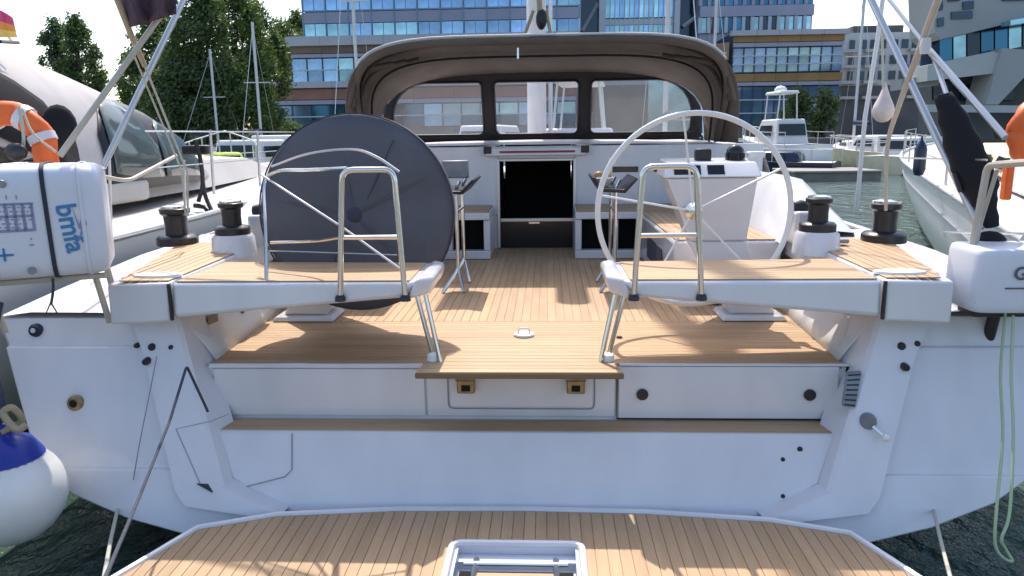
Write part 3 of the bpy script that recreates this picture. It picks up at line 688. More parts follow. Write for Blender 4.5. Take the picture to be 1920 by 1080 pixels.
# --- winches
def winch(x, y, z, k=1.0):
    b = MB().lathe([(.13*k, 0), (.13*k, .045*k), (.115*k, .06*k), (.075*k, .068*k)], (x, y, z), 28).build('winch', 'winch', Y, smooth=35)
    MB().lathe([(.072*k, .068*k), (.070*k, .13*k), (.074*k, .19*k), (.092*k, .205*k), (.095*k, .235*k), (.085*k, .24*k)], (x, y, z), 28).build('drum', 'winch', b, smooth=35)
    MB().lathe([(.08*k, .24*k), (.08*k, .252*k), (.035*k, .26*k), (.03*k, .24*k)], (x, y, z), 24).build('cap', 'steel', b, smooth=35)
    return b
for px, py, zz, k in ((334, 458, 1.432, 1.0), (1656, 453, 1.432, 1.0), (437, 438, 1.535, .80), (1532, 432, 1.535, .80)):
    a = at(px, py, Z=zz); winch(a.x, a.y, zz, k)
for s_, px, py in ((-1, 437, 438), (1, 1532, 432)):
    a = at(px, py, Z=1.535)
    MB().lathe([(.135, 1.40-1.535), (.125, -.02), (.11, -.002)], a, 28).build('winch_plinth', 'gelcoat', Y, smooth=35)
    b = at(487 if s_ < 0 else 1500, 395 if s_ < 0 else 388, Y=a.y+.25)
    MB().lathe([(.035, -.04), (.045, 0), (.035, .04)], b, 16, 'X').build('jammer_wheel', 'black', Y, smooth=35)
    MB().box((b.x-.05, b.y-.1, 1.42), (b.x+.05, b.y+.1, b.z-.02)).build('jammer_block', 'gelcoat', Y, bevel=.02)
for px, py, zz in ((1572, 455, 1.45),):
    a = at(px, py, Z=zz); MB().box((a.x-.05, a.y-.04, 1.45), (a.x+.05, a.y+.04, 1.475)).build('deck_cleat', 'grey_metal', Y, bevel=.008)
# --- stanchions and pushpit rails on the quarters
m = MB()
m.tube([(-2.09, 3.66, 1.19), (-2.14, 3.66, 1.50)], .016, 8)
m.build('stanchion', 'alu_beige', Y, smooth=40)
PR = MB().tube(fillet([at(1816, 582, Y=3.66), at(1822, 470, Y=3.66), at(1852, 310, Y=3.66), at(1990, 300, Y=3.2)], .04), .017, 8)
PR.tube(fillet([at(1806, 578, Y=3.72), at(1838, 420, Y=3.7), at(1870, 318, Y=3.66)], .04), .010, 8)
PR = PR.build('pushpit', 'alu_beige', Y, smooth=40)
MB().tube([at(1690, 296, Y=5.6), at(1850, 300, Y=3.68)], .006, 6).build('guard_wire', 'alu', Y)
MB().tube([at(1770, 435, Y=5.2), at(1990, 440, Y=3.2)], .008, 6).build('guard_wire', 'alu', Y)
PL2 = MB().tube(fillet([at(-60, 318, Y=3.3), at(60, 306, Y=3.6), at(240, 340, Y=4.4), at(330, 292, Y=5.2)], .1), .012, 8).build('pushpit', 'alu_beige', Y, smooth=40)
for px, y, b in ((205, 4.7, 400), (345, 5.4, 400)):
    MB().tube([at(px, 300, Y=y), at(px+4, b+60, Y=y)], .009, 6).build('stanchion', 'alu', Y, smooth=40)
# --- rigging at the quarters
def ext(a, b, L):
    return b+(b-a).normalized()*L
MB().tube([at(112, 292, Y=3.7), ext(at(112, 292, Y=3.7), at(340, -25, Y=4.3), 9)], .016, 8).build('backstay', 'alu_beige', Y, smooth=60)
MB().tube([at(193, 314, Y=4.1), ext(at(193, 314, Y=4.1), at(356, -25, Y=4.7), 9)], .018, 8).build('backstay', 'alu', Y, smooth=60)
MB().tube([ext(at(1838, 430, Y=3.8), at(1622, -25, Y=4.7), 9), at(1838, 430, Y=3.8)], .019, 8).build('backstay', 'alu', Y, smooth=60)
MB().tube([ext(at(1740, 92, Y=4.2), at(1648, -25, Y=4.6), 9), at(1740, 92, Y=4.2)], .010, 8).tube([at(1740, 92, Y=4.2), at(1885, 258, Y=3.7)], .017, 8).tube([at(1748, 100, Y=4.2), at(1775, 178, Y=4.0)], .012, 8).build('backstay_bridle', 'alu', Y, smooth=60)
MB().tube(curve([ext(at(1725, 90, Y=4.2), at(1770, -30, Y=4.0), 1.2), at(1770, -30, Y=4.0), at(1725, 90, Y=4.2), at(1685, 200, Y=4.4), at(1664, 275, Y=4.52), at(1661, 395, Y=4.55)], 6), .021, 10, r1=.010).build('running_pole', 'alu_beige', Y, smooth=60)
MB().lathe([(.022, -.04), (.028, 0), (.022, .04)], at(1735, 86, Y=4.15), 14).build('stay_fitting', 'highlight_grey', Y, smooth=50)
# mast-lines on the left winch
MB().tube(fillet([at(262, 100, Y=4.2), at(352, 325, Y=4.5), at(352, 405, Y=4.5)], .03), .0065, 8).tube(fillet([at(248, 96, Y=4.2), at(340, 318, Y=4.5), at(348, 404, Y=4.5)], .03), .005, 8).build('runner_rope', 'rope_light', Y, smooth=60)

# ============================================================ THINGS ON OUR YACHT
# ensign furled on a leaning staff
E = thing('ensign', at(258, 110, Y=4.1), 'dark maroon flag hanging from a leaning tan staff above the left winch', 'flag')
MB().tube([at(272, 125, Y=4.18), at(246, 66, Y=4.1), at(205, -40, Y=4.0), at(190, -80, Y=3.97)], .014, 8, r1=.020).build('staff', 'rope_tan', E, smooth=60)
rows = []
for j in range(9):
    row = []
    for i in range(15):
        u = i/14; v = j/8
        px = 212+118*u-(8*(1-v)*(1-u)) + (30*(v**2))*(1-u); py = -80+120*v - (14*u*u*v) + (12*v*v*(1-u)**2)
        row.append(at(px, py, Y=4.05+.05*math.sin(u*14+v*2)+.1*u))
    rows.append(row)
MB().grid(rows).build('cloth', 'maroon', E, smooth=80, solid=.004)

# life raft canister, turned to face the dock
TH = R(27); NF = Vector((math.sin(TH), -math.cos(TH), 0)); F0 = at(194, 400, Y=3.32)
def face(px, py, off=0.0):
    """point of the canister's front face under a sight line, in the canister's own unturned frame"""
    d = FWD + RT*((px-960)/FPX) - UP*((py-540)/FPX); t = ((F0+NF*off)-CAM).dot(NF)/d.dot(NF)
    return F0 + Matrix.Rotation(-TH, 3, 'Z') @ (CAM+d*t-F0)
LR = thing('life_raft_canister', (F0.x, F0.y, 1.2), 'white moulded life raft canister with black strap and blue lettering on the left quarter rail', 'life raft')
x1 = F0.x; x0 = x1-.86; z1, z0 = face(100, 308).z, face(100, 524).z; yf = F0.y; hd_ = .21; ym = yf+hd_
ex = 2/6
def ov(c_, p): return math.copysign(abs(c_)**p, c_)
def ring_at(x, k, out=0):
    return [Vector((x, ym+(hd_*k+out)*ov(math.cos(2*math.pi*i/48), ex), (z0+z1)/2+((z1-z0)/2*k+out)*ov(math.sin(2*math.pi*i/48), ex))) for i in range(48)]
rows = [ring_at(x0+(x1-x0)*t, k) for t, k in ((0, .84), (.012, .92), (.04, .98), (.08, 1), (.5, 1), (.9, 1), (.955, .98), (.985, .93), (1, .84))]
m = MB().grid(rows, True); m.f.append(tuple(range(47, -1, -1))); m.f.append(tuple(len(m.v)-48+i for i in range(48)))
m.build('shell', 'white_plastic', LR, smooth=50)
def lean_band(px_top, px_bot, wd, mname, nm, out):
    t_ = face(px_top, 310); u_ = face(px_bot, 522); rows = []
    for dx in (-wd/2, wd/2):
        rr_ = ring_at(0, 1, out)
        for p_ in rr_: p_.x = u_.x+(t_.x-u_.x)*(p_.z-z0)/(z1-z0)+dx
        rows.append(rr_)
    MB().grid(rows, True).build(nm, mname, LR, solid=.004)
lean_band(74, 106, .018, 'strap', 'strap', .005)
MB().grid([ring_at(x1-.085+dx, 1, .002) for dx in (-.008, .0, .008)], True).build('shell_rib', 'white_plastic', LR, smooth=60, solid=.006)
def text(s, parent, loc, size, m, rz=0, ry=0, name='lettering', ext=.001):
    c = bpy.data.curves.new(name, 'FONT'); c.body = s; c.size = size; c.extrude = ext; c.align_x = 'CENTER'; c.align_y = 'CENTER'; c.offset = size*.02
    o = bpy.data.objects.new(name, c); C.objects.link(o); bpy.context.view_layer.update()
    me = bpy.data.meshes.new_from_object(o.evaluated_get(bpy.context.evaluated_depsgraph_get()))
    me.materials.clear(); me.materials.append(M[m]); bpy.data.objects.remove(o); bpy.data.curves.remove(c)
    o2 = bpy.data.objects.new(name, me); C.objects.link(o2); o2.parent = parent; o2.location = Vector(loc)-wpos(parent)
    o2.rotation_euler = (R(90), R(ry), R(rz)); return o2
pc = face(132, 428); text('bmfa', LR, (pc.x, yf-.003, pc.z), .115, 'ink_blue', ry=84)
sw = [face(px, py) for px, py in ((133, 382), (152, 430), (147, 455), (163, 420), (154, 398), (148, 428))]
for p_ in sw: p_.y = yf-.004
MB().add(sw, [(0, 1, 5), (1, 2, 3, 4, 5)]).build('logo_swoosh', 'ink_violet', LR, solid=.001)
lab = MB()
def lr(px0, py0, px1, py1):
    a = face(px0, py0); b = face(px1, py1); lab.box((a.x, yf-.003, b.z), (b.x, yf+.002, a.z))
for py in (382, 405, 432): lr(-8, py, 62, py+1.5)
for px in (-8, 12, 28, 44, 61): lr(px, 382, px+1.5, 433)
random.seed(3)
for r0 in (388, 396, 411, 419, 426):
    px = -4
    while px < 56:
        wd = random.uniform(3, 8); lr(px, r0, px+wd, r0+1.8); px += wd+random.uniform(3, 6)
lr(57, 446, 60, 450); lr(10, 366, 13, 374); lr(29, 366, 32, 374); lr(55, 458, 64, 460)
lab.build('printed_label', 'ink_violet', LR)
lab = MB(); lr(-10, 478, 26, 480); lr(4, 466, 12, 490); lab.build('printed_mark', 'ink_blue', LR)
for px, py in ((3, 345), (60, 508)):
    q = face(px, py); MB().lathe([(.016, -.006), (.018, 0)], (q.x, yf, q.z), 12, 'Y').build('stud', 'grey_metal', LR)
q = face(98, 524)
MB().tube(curve([q+Vector((0, .02, 0)), q+Vector((-.01, .05, -.06)), q+Vector((-.03, .08, -.13))], 4), .006, 6).tube([q+Vector((-.03, .08, -.12)), q+Vector((-.055, .08, -.17)), q+Vector((-.01, .08, -.175)), q+Vector((-.03, .08, -.12))], .004, 6).build('lashing', 'rope_dark', LR)
cr = MB()
for dy in (-.1, .12): cr.tube([(x0, ym+dy, z0-.016), (x1-.03, ym+dy, z0-.016)], .014, 8)
for xx in (x1-.10, x1-.55): cr.tube([(xx, ym+.1, z0-.016), (xx+.04, ym+.12, 1.19)], .015, 8)
cr.build('cradle', 'alu_beige', LR, smooth=40)
LR.rotation_euler = (0, 0, TH)

def horseshoe(nm, c, r, label, rx=0, full=False):
    T = thing(nm, c, label, 'lifebuoy')
    a0, a1 = (-40, 220) if not full else (0, 360)
    pts = [Vector(c)+Vector((r*math.cos(R(a0+(a1-a0)*i/32)), .02*math.sin(i), r*1.05*math.sin(R(a0+(a1-a0)*i/32)))) for i in range(33 if not full else 32)]
    m = MB().tube(pts, .062, 14, close=full)
    for p_ in m.v: p_.y = c[1]+(p_.y-c[1])*.7
    m.build('float', 'orange', T, smooth=60)
    for ang in (60, 115, 20):
        q = Vector(c)+Vector((r*math.cos(R(ang)), 0, r*1.05*math.sin(R(ang)))); dr = Vector((math.cos(R(ang)), 0, math.sin(R(ang)))); tn = Vector((-dr.z, 0, dr.x))
        MB().tube([q-tn*.02, q+tn*.02], .067, 14).build('reflective_band', 'reflective', T, smooth=60)
    return T
LB = horseshoe('lifebuoy', tuple(at(22, 285, Y=3.75)), .185, 'orange horseshoe lifebuoy behind the life raft canister')
MB().tube(curve([at(35, 200, Y=3.66), at(44, 250, Y=3.64), at(42, 292, Y=3.65)], 5), .008, 6).tube(curve([at(42, 205, Y=3.66), at(62, 250, Y=3.64), at(105, 285, Y=3.62)], 5), .006, 6).build('grab_line', 'rope_light', LB)
MB().ball(at(30, 285, Y=3.6), .05, 1.2, .6, .9, 12).build('light_unit', 'black', LB, smooth=60)
LB2 = horseshoe('lifebuoy', tuple(at(1962, 250, Y=3.9)), .13, 'orange lifebuoy clipped to the rail at the right stern quarter')
a = at(1888, 335, Y=4.0); MB().box((a.x-.02, 3.97, a.z-.11), (a.x+.02, 4.02, a.z+.09)).build('drogue_bag', 'orange', LB2, bevel=.01)

# outboard motor on the right rail
a = at(1840, 470, Y=3.46); b = at(2010, 588, Y=3.46)
OM = thing('outboard_motor', (b.x-.2, 3.5, 1.2), 'white cowled outboard motor stowed on the right stern rail', 'outboard motor')
x0, x1, z0, z1 = a.x, b.x, b.z, a.z
rows = []
for t, k in ((0, .93), (.03, .98), (.12, 1.0), (.55, 1.0), (.90, .99), (.98, .96), (1, .92)):
    z = z0+(z1-z0)*t; cx = (x0+x1)/2; hx_ = (x1-x0)/2*k
    rows.append([Vector((cx+hx_*math.copysign(abs(math.cos(2*math.pi*i/36))**(2/7), math.cos(2*math.pi*i/36)), 3.62+.16*k*math.copysign(abs(math.sin(2*math.pi*i/36))**(2/7), math.sin(2*math.pi*i/36)), z)) for i in range(36)])
m = MB().grid(rows, True); m.f.append(tuple(len(m.v)-36+i for i in range(36))); m.f.append(tuple(range(35, -1, -1)))
m.build('cowl', 'white_plastic', OM, smooth=50)
pt = at(1914, 514, Y=3.455); text('G', OM, (pt.x, 3.452, pt.z), .085, 'ink_grey')
p1 = at(1885, 541, Y=3.455); MB().box((p1.x, 3.452, p1.z-.003), (p1.x+.12, 3.457, p1.z+.003)).build('stripe', 'ink_grey', OM)
MB().tube([at(1828, 562, Y=3.5), at(1850, 578, Y=3.5)], .022, 8).build('clamp_screw', 'black', OM, smooth=40)
MB().box((x0+.05, 3.55, z0-.04), (x1-.05, 3.7, z0)).tube([((x0+x1)/2, 3.66, z0), ((x0+x1)/2, 3.72, z0-.28)], .03, 8).build('bracket', 'black', OM, bevel=.01)
MB().tube(curve([at(1835, 530, Y=3.5), at(1846, 545, Y=3.5), at(1838, 565, Y=3.5), at(1824, 580, Y=3.55)], 4), .012, 6).build('cable', 'black', OM)

# black boom-cover bag leaning from the right rail
BB = thing('sail_bag', at(1860, 455, Y=3.75), 'long black padded bag strapped upright against the right backstay', 'sail bag')
cl = [at(1768, 176, Y=4.0), at(1788, 225, Y=3.96), at(1812, 290, Y=3.92), at(1835, 345, Y=3.88), at(1848, 385, Y=3.85), at(1860, 425, Y=3.82)]
rad = [.040, .068, .088, .088, .050, .034]
cl2 = curve(cl, 5); rows = []
for i, p_ in enumerate(cl2):
    f = i/(len(cl2)-1)*(len(rad)-1); k = min(int(f), len(rad)-2); rr_ = rad[k]+(rad[k+1]-rad[k])*(f-k)
    rows.append([p_+Vector((rr_*math.cos(2*math.pi*j/18)*(1+.08*math.sin(i*1.7)), rr_*math.sin(2*math.pi*j/18)*.8, .25*rr_*math.cos(2*math.pi*j/18))) for j in range(18)])
m = MB().grid(rows, True); m.f += [tuple(range(17, -1, -1)), tuple(len(m.v)-18+i for i in range(18))]
m.build('padded_sleeve', 'black_cloth', BB, smooth=70)
MB().ball(at(1855, 452, Y=3.8), .065, 1.25, .8, .8, 14).build('bag_foot', 'black_cloth', BB, smooth=60)
MB().tube([at(1790, 325, Y=3.88), at(1802, 360, Y=3.86)], .012, 6).tube([at(1860, 225, Y=3.9), at(1870, 262, Y=3.88)], .010, 6).build('strap', 'black', BB)

# green hose / rope hanging on the right quarter
GH = MB().tube(curve([at(1885, 588, Y=3.55), at(1876, 700, Y=3.42), at(1880, 820, Y=3.26), at(1868, 960, Y=3.05), at(1866, 1020, Y=3.0), at(1880, 1045, Y=2.98), at(1898, 1052, Y=2.98), at(1886, 1030, Y=3.0), at(1878, 1010, Y=3.0), at(1893, 960, Y=3.05), at(1900, 820, Y=3.2), at(1896, 700, Y=3.35), at(1900, 592, Y=3.5)], 6), .0065, 8).build('green_rope', 'rope_green', smooth=60)
tag(GH, 'pale green rope looping down the right hull panel to the water', 'rope')
# mooring lines
T1 = MB().tube(fillet([at(390, 772, Y=3.36), at(350, 686, Y=3.33), at(318, 790, Y=3.1), at(262, 930, Y=2.55), at(190, 1100, Y=1.7), at(150, 1180, Y=.9)], .02), .0065, 8).build('mooring_line', 'rope_dark', smooth=60)
tag(T1, 'dark blue mooring line running down from the left stern frame past the hull panel', 'rope', 'mooring lines')
T2 = MB().tube([at(222, 948, Y=3.3), at(208, 1010, Y=2.95), at(190, 1110, Y=2.3)], .009, 8).build('mooring_line', 'rope_light', smooth=60)
tag(T2, 'short pale mooring line hanging into dark water left of the swim platform', 'rope', 'mooring lines')
T3 = MB().tube([at(1750, 955, Y=3.28), at(1768, 1030, Y=2.9), at(1792, 1120, Y=2.3)], .008, 8).build('mooring_line', 'rope_light', smooth=60)
tag(T3, 'pale mooring line going down right of the swim platform corner', 'rope', 'mooring lines')
T4 = MB().tube(curve([at(294, 668, Y=3.50), at(280, 740, Y=3.44), at(262, 830, Y=3.36), at(250, 900, Y=3.30)], 4), .0028, 6).build('lashing_cord', 'seam', smooth=60)
tag(T4, 'thin grey cord hanging down the left hull panel beside the frame', 'cord')
# fender
cF = at(18, 925, Y=3.02)
F1 = thing('fender', cF, 'big white ball fender with blue top hanging below the left hull panel', 'fender')
prof = []
for i in range(17):
    a = math.pi*i/16; prof.append((max(.002, .235*math.sin(a)), -.235*math.cos(a)*1.0))
prof = [q for q in prof if q[1] < .17]
MB().lathe(prof+[(.165, .175)], cF, 36).build('ball', 'fender_white', F1, smooth=60)
MB().lathe([(.166, .172), (.150, .20), (.120, .25), (.07, .275), (.04, .30), (.04, .33), (.03, .34)], cF, 30).build('blue_collar', 'fender_blue', F1, smooth=60)
MB().tube(curve([cF+Vector((0, 0, .33)), cF+Vector((.02, .02, .45)), cF+Vector((-.03, .05, .62)), cF+Vector((-.06, .2, .85))], 5), .014, 8).build('lanyard', 'rope_dark', F1, smooth=60)
MB().tube(curve([at(2, 810, Y=3.0), at(40, 790, Y=3.05), at(24, 765, Y=3.02), at(6, 775, Y=3.0), at(30, 805, Y=2.98), at(50, 797, Y=3.0)], 5), .016, 8).build('rope_coil', 'rope_tan', F1, smooth=60)

# cockpit tables (folded leaves on steel legs)
def table(cx, label, items=False):
    T = thing('cockpit_table', (cx, 5.55, .96), label, 'table', 'folding tables on steel legs beside the cockpit aisle')
    m = MB()
    for dy in (-.12, .28):
        m.tube(fillet([(cx-.09, 5.5+dy, .962), (cx+.02, 5.6+dy, 1.12), (cx+.02, 5.6+dy, 1.72), (cx+.05, 5.6+dy, 1.78)], .05), .014, 8)
        m.tube([(cx+.07, 5.5+dy, .962), (cx+.02, 5.6+dy, 1.12)], .013, 8)
    m.tube([(cx+.02, 5.48, 1.55), (cx+.02, 5.88, 1.55)], .011, 8); m.build('leg_frame', 'steel', T, smooth=40)
    MB().prism([Vector((cx-.16, 5.35, 1.80)), Vector((cx-.10, 5.35, 1.70)), Vector((cx+.08, 5.35, 1.69)), Vector((cx+.17, 5.35, 1.79)), Vector((cx+.155, 5.35, 1.80)), Vector((cx+.07, 5.35, 1.715)), Vector((cx-.09, 5.35, 1.725)), Vector((cx-.14, 5.35, 1.81))], (0, .6, 0)).build('tray', 'winch', T, bevel=.006)
    return T
T = table(-.555, 'folded grey cockpit table on steel legs right of the covered wheel')
MB().box((-.64, 5.5, 1.80), (-.44, 5.53, 1.93)).build('leaf', 'grey_metal', T, bevel=.01)
T = table(.62, 'narrow cockpit table on steel legs left of the bare steering wheel')
BW = thing('drinks_bowl', (.55, 5.55, 1.72), 'small bowl with orange and gold items on the cockpit table left of the bare wheel', 'bowl')
MB().lathe([(.03, 0), (.05, .015), (.085, .07), (.08, .075), (.045, .03)], (.55, 5.55, 1.72), 20).build('bowl', 'rim_white', BW, smooth=40)
MB().ball((.52, 5.55, 1.80), .04, n=12).build('orange', 'ochre_clad', BW, smooth=60)
MB().ball((.58, 5.53, 1.80), .035, n=12).build('peach', 'tan_clad', BW, smooth=60)
MB().lathe([(.022, 0), (.022, .07), (.012, .10), (.012, .14)], (.60, 5.57, 1.79), 12).build('bottle', 'cream', BW, smooth=60)
# rope coils by the winches
for s_, lab_ in ((-1, 'black coiled sheet lying on teak beside the left winches'), (1, 'black and pink coiled sheet lying beside the right winches')):
    m = MB(); c0 = Vector((s_*1.78, 4.75, 1.455))
    m.tube([c0+Vector(((.10+.01*math.sin(i*.7))*math.cos(i*.45), (.07+.01*math.cos(i))*math.sin(i*.45), .002*i)) for i in range(40)], .011, 6)
    tag(m.build('rope_coil', 'rope_dark', smooth=60), lab_, 'rope')

# ============================================================ LEFT NEIGHBOUR
NB = thing('neighbour_yacht', (-5.8, 6, 0), 'white yacht moored on the left with large pale grey sprayhood', 'yacht')
def hullmesh(x0, y0, L, bw, sheer, parent, m='hull_white', heading=0, name='hull', z0=-.1, taper=2.0, bows=.3):
    rows = []; rot = Matrix.Rotation(heading, 3, 'Z')
    for i in range(17):
        t = i/16; b = bw*(1-max(0, (t-.3)/.7)**taper); sh = sheer+bows*t*t
        pts = []
        for fx, fz in ((-1, 1), (-.97, .6), (-.88, .2), (-.7, -.1), (0, -.3), (.7, -.1), (.88, .2), (.97, .6), (1, 1)):
            zz = sh*fz if fz > 0 else z0*abs(fz)*5
            pts.append(Vector((x0, y0, 0))+rot @ Vector((b*fx*(1-.3*t*t*(1-max(0, fz))), L*t+.04*L*t*fz, zz)))
        rows.append(pts)
    mb = MB().grid(rows); mb.f.append(tuple(range(8, -1, -1)))
    # deck
    n = len(mb.v)
    dk = [[r_[0]+Vector((0, 0, -.02)), (r_[0]+r_[-1])/2+Vector((0, 0, .03)), r_[-1]+Vector((0, 0, -.02))] for r_ in rows]
    h = mb.build(name, m, parent, smooth=50); MB().grid(dk).build('deck', 'deck_soft', parent, smooth=50); return rows
nr = hullmesh(-5.50, 1.8, 15, 2.42, 1.36, NB)
MB().tube([r_[-1]+Vector((0, 0, .02)) for r_ in nr], .03, 8).build('toe_rail', 'alu', NB, smooth=50)
def sec(y, hw, zt, zb, cx=-5.85, n=24, p=2.6):
    return [Vector((cx-hw*math.copysign(abs(math.cos(math.pi*i/n))**(2/p), math.cos(math.pi*i/n)), y, zb+(zt-zb)*abs(math.sin(math.pi*i/n))**(2/p))) for i in range(n+1)]
secs = [sec(4.4, 1.75, 3.35, 2.25), sec(5.5, 1.78, 3.25, 2.15), sec(6.5, 1.80, 3.12, 1.75), sec(7.5, 1.80, 2.92, 1.62), sec(8.4, 1.72, 2.70, 1.62), sec(9.2, 1.60, 2.45, 1.60), sec(9.9, 1.45, 1.95, 1.55)]
HD = MB().grid([s_[::-1] for s_ in secs]).build('sprayhood', 'grey_canvas', NB, smooth=70, solid=.03, subs=1)
def patch(y0, y1, i0, i1, m, nm, out, par):
    rows = []
    for a in range(9):
        y = y0+(y1-y0)*a/8; k = 0
        while k < len(secs)-2 and secs[k+1][0].y < y: k += 1
        f = (y-secs[k][0].y)/(secs[k+1][0].y-secs[k][0].y); row = []
        for b in range(9):
            sh_ = math.sin(math.pi*min(1, max(0, a/8)))**.5
            fi = i0+(i1-i0)*b/8*(.35+.65*sh_); q = int(fi); ff = fi-q
            A = secs[k][24-q].lerp(secs[k+1][24-q], f); B = secs[k][23-q].lerp(secs[k+1][23-q], f); P_ = A.lerp(B, ff)
            row.append(P_+(P_-Vector((-5.85, P_.y, 1.7))).normalized()*out)
        rows.append(row)
    return MB().grid([r_[::-1] for r_ in rows]).build(nm, m, par, smooth=60, solid=.006)
patch(6.9, 9.3, .0, 5.6, 'black', 'window_border', .035, NB)
patch(7.02, 8.0, .4, 4.9, 'tinted', 'window_pane', .05, NB)
patch(8.08, 9.15, .4, 4.9, 'tinted', 'window_pane', .05, NB)
patch(4.45, 6.5, .1, 3.6, 'black_cloth', 'opening_shade', .035, NB)  # black patch on the canvas, painted shade of the hood's open interior
MB().ball(at(112, 238, Y=5.4), .13, 1, .6, 1.25, 16).build('headrest', 'black_cloth', NB, smooth=60)
MB().box((-7.6, 3.0, 1.5), (-4.0, 7.6, 1.72)).build('cockpit_coaming', 'deck_soft', NB, bevel=.05)
rows = [[Vector((-5.8+x*k, y, 1.5+z)) for x, z in ((-1.7, 0), (-1.5, .35*h), (0, .42*h), (1.5, .35*h), (1.7, 0))] for y, k, h in ((6.8, 1, .9), (9.5, .9, 1.0), (12, .7, .9), (14, .4, .3))]
MB().grid(rows[::-1]).build('coachroof', 'deck_soft', NB, smooth=30)
for k, y in enumerate((7.2, 8.4, 9.8, 11.2, 12.6)):
    xx = nr[0][-1].x
    MB().tube([(-3.15-(.0 if y < 10 else (y-10)*.12), y, 1.58), (-3.13-(.0 if y < 10 else (y-10)*.12), y, 2.2)], .014, 6).build('stanchion', 'alu', NB, smooth=40)
MB().tube([(-3.13, 6, 2.18), (-3.13, 9.8, 2.19), (-3.45, 12.6, 2.2)], .008, 6).tube([(-3.13, 6, 1.88), (-3.13, 9.8, 1.89), (-3.45, 12.6, 1.9)], .006, 6).build('guard_wire', 'alu', NB)
fl = NB
for k, (c0, c1, m_) in enumerate(((0, .42, 'flag_pink'), (.42, .72, 'flag_orange'), (.72, 1, 'flag_yellow'))):
    rows = []
    for j in range(4):
        v = c0+(c1-c0)*j/3
        rows.append([at(-30+62*u-8*(1-v)*u, 12+58*v+22*u*u*(1-v), Y=6.2+.06*math.sin(u*7)) for u in [i/8 for i in range(9)]])
    MB().grid(rows).build('flag_stripe', m_, NB, solid=.005)
MB().tube([at(22, 78, Y=6.2), at(-20, 10, Y=6.2)], .012, 6).build('flag_staff', 'alu', NB)
MB().tube([at(0, 78, Y=5.6), at(34, 80, Y=5.9)], .015, 6).build('hood_bar', 'winch', NB)
# small black outboard-like fittings on its side deck near our winch
BKT = thing('boarding_bracket', at(375, 300, Y=7.4), 'black bracket and handle clamped to the left yacht rail above our winches', 'bracket')
MB().tube(curve([at(366, 262, Y=7.4), at(376, 300, Y=7.4), at(380, 345, Y=7.4), at(372, 378, Y=7.4)], 4), .022, 8).tube(curve([at(380, 340, Y=7.4), at(386, 370, Y=7.4), at(402, 405, Y=7.3)], 4), .022, 8).tube([at(364, 385, Y=7.4), at(384, 388, Y=7.4), at(404, 412, Y=7.3)], .026, 8).build('arm', 'black', BKT, smooth=60)
m = MB().box(tuple(at(345, 290, Y=7.5)-Vector((0, .05, 0))), tuple(at(392, 272, Y=7.5)+Vector((0, .1, .0))))
m.build('clamp_plate', 'black', BKT, bevel=.02)

# ============================================================ RIGHT NEIGHBOUR
RN = thing('neighbour_yacht', (5.8, 9, 0), 'white yacht moored on the right with cream deck and curved bow', 'yacht')
A0 = Vector((5.9, 3.6, 0)); hd = -R(21.4)
rr2 = hullmesh(5.01, 4.02, 25, 2.0, 1.40, RN, heading=hd, taper=3.0, bows=.25)
MB().tube([r_[0]+Vector((0, 0, .02)) for r_ in rr2], .04, 8).build('rubbing_strake', 'gelcoat_deck', RN, smooth=50)
MB().tube([r_[0]*.45+r_[1]*.55+Vector((-.012, 0, 0)) for r_ in rr2], .012, 6).build('boot_stripe', 'seam', RN, smooth=50)
rot = Matrix.Rotation(hd, 3, 'Z')
def rl(x, y, z): return Vector((5.01, 4.02, .22))+rot @ Vector((x, y, 0))+Vector((0, 0, z))
m = MB().hexa([rl(-1.3, 5.0, 1.25), rl(1.3, 5.0, 1.25), rl(.9, 13, 1.35), rl(-.9, 13, 1.35)], [rl(-1.1, 5.2, 1.66), rl(1.1, 5.2, 1.66), rl(.6, 12.4, 1.62), rl(-.6, 12.4, 1.62)]).build('cabin', 'cream', RN, bevel=.06)
for k in range(4):
    a = 6+k*1.6; MB().hexa([rl(-1.25+.03*k, a, 1.38), rl(-1.2+.03*k, a, 1.38), rl(-1.12+.05*k, a+1, 1.39), rl(-1.17+.05*k, a+1, 1.39)], [rl(-1.19+.03*k, a, 1.52), rl(-1.13+.03*k, a, 1.52), rl(-1.05+.05*k, a+1, 1.52), rl(-1.11+.05*k, a+1, 1.52)]).build('window', 'deep_tint', RN)
for k in range(6):
    b0 = rr2[3+2*k][0]; MB().tube([b0+Vector((.05, 0, 0)), b0+Vector((.05, 0, .62))], .014, 6).build('stanchion', 'alu', RN)
MB().tube([rr2[3+2*k][0]+Vector((.05, 0, .6)) for k in range(6)], .008, 6).build('guard_wire', 'alu', RN)
MB().tube([rr2[3+2*k][0]+Vector((.05, 0, .32)) for k in range(6)], .006, 6).build('guard_wire', 'alu', RN)
MB().hexa([rl(-1.5, .6, 1.2), rl(1.5, 1.0, 1.2), rl(1.4, 4.9, 1.2), rl(-1.4, 4.9, 1.2)], [rl(-1.4, 1.1, 1.62), rl(1.4, 1.1, 1.62), rl(1.3, 4.9, 1.66), rl(-1.3, 4.9, 1.66)]).build('cockpit_coaming', 'gelcoat_deck', RN, bevel=.06)
def fend(c, s, m, label, grp=None):
    T = thing('fender', c, label, 'fender', grp)
    MB().lathe([(.02, .9), (.03, .8), (.10, .70), (.13, .6), (.13, .15), (.10, .03), (.02, 0)], c, 16).build('body', m, T, smooth=60)
    for v in T.children: v.scale = (s, s, s)
    return T
fc = at(1722, 330, Y=9.6); T = fend(fc, .55, 'navy', 'navy fender hanging on the bow side of the right white yacht')
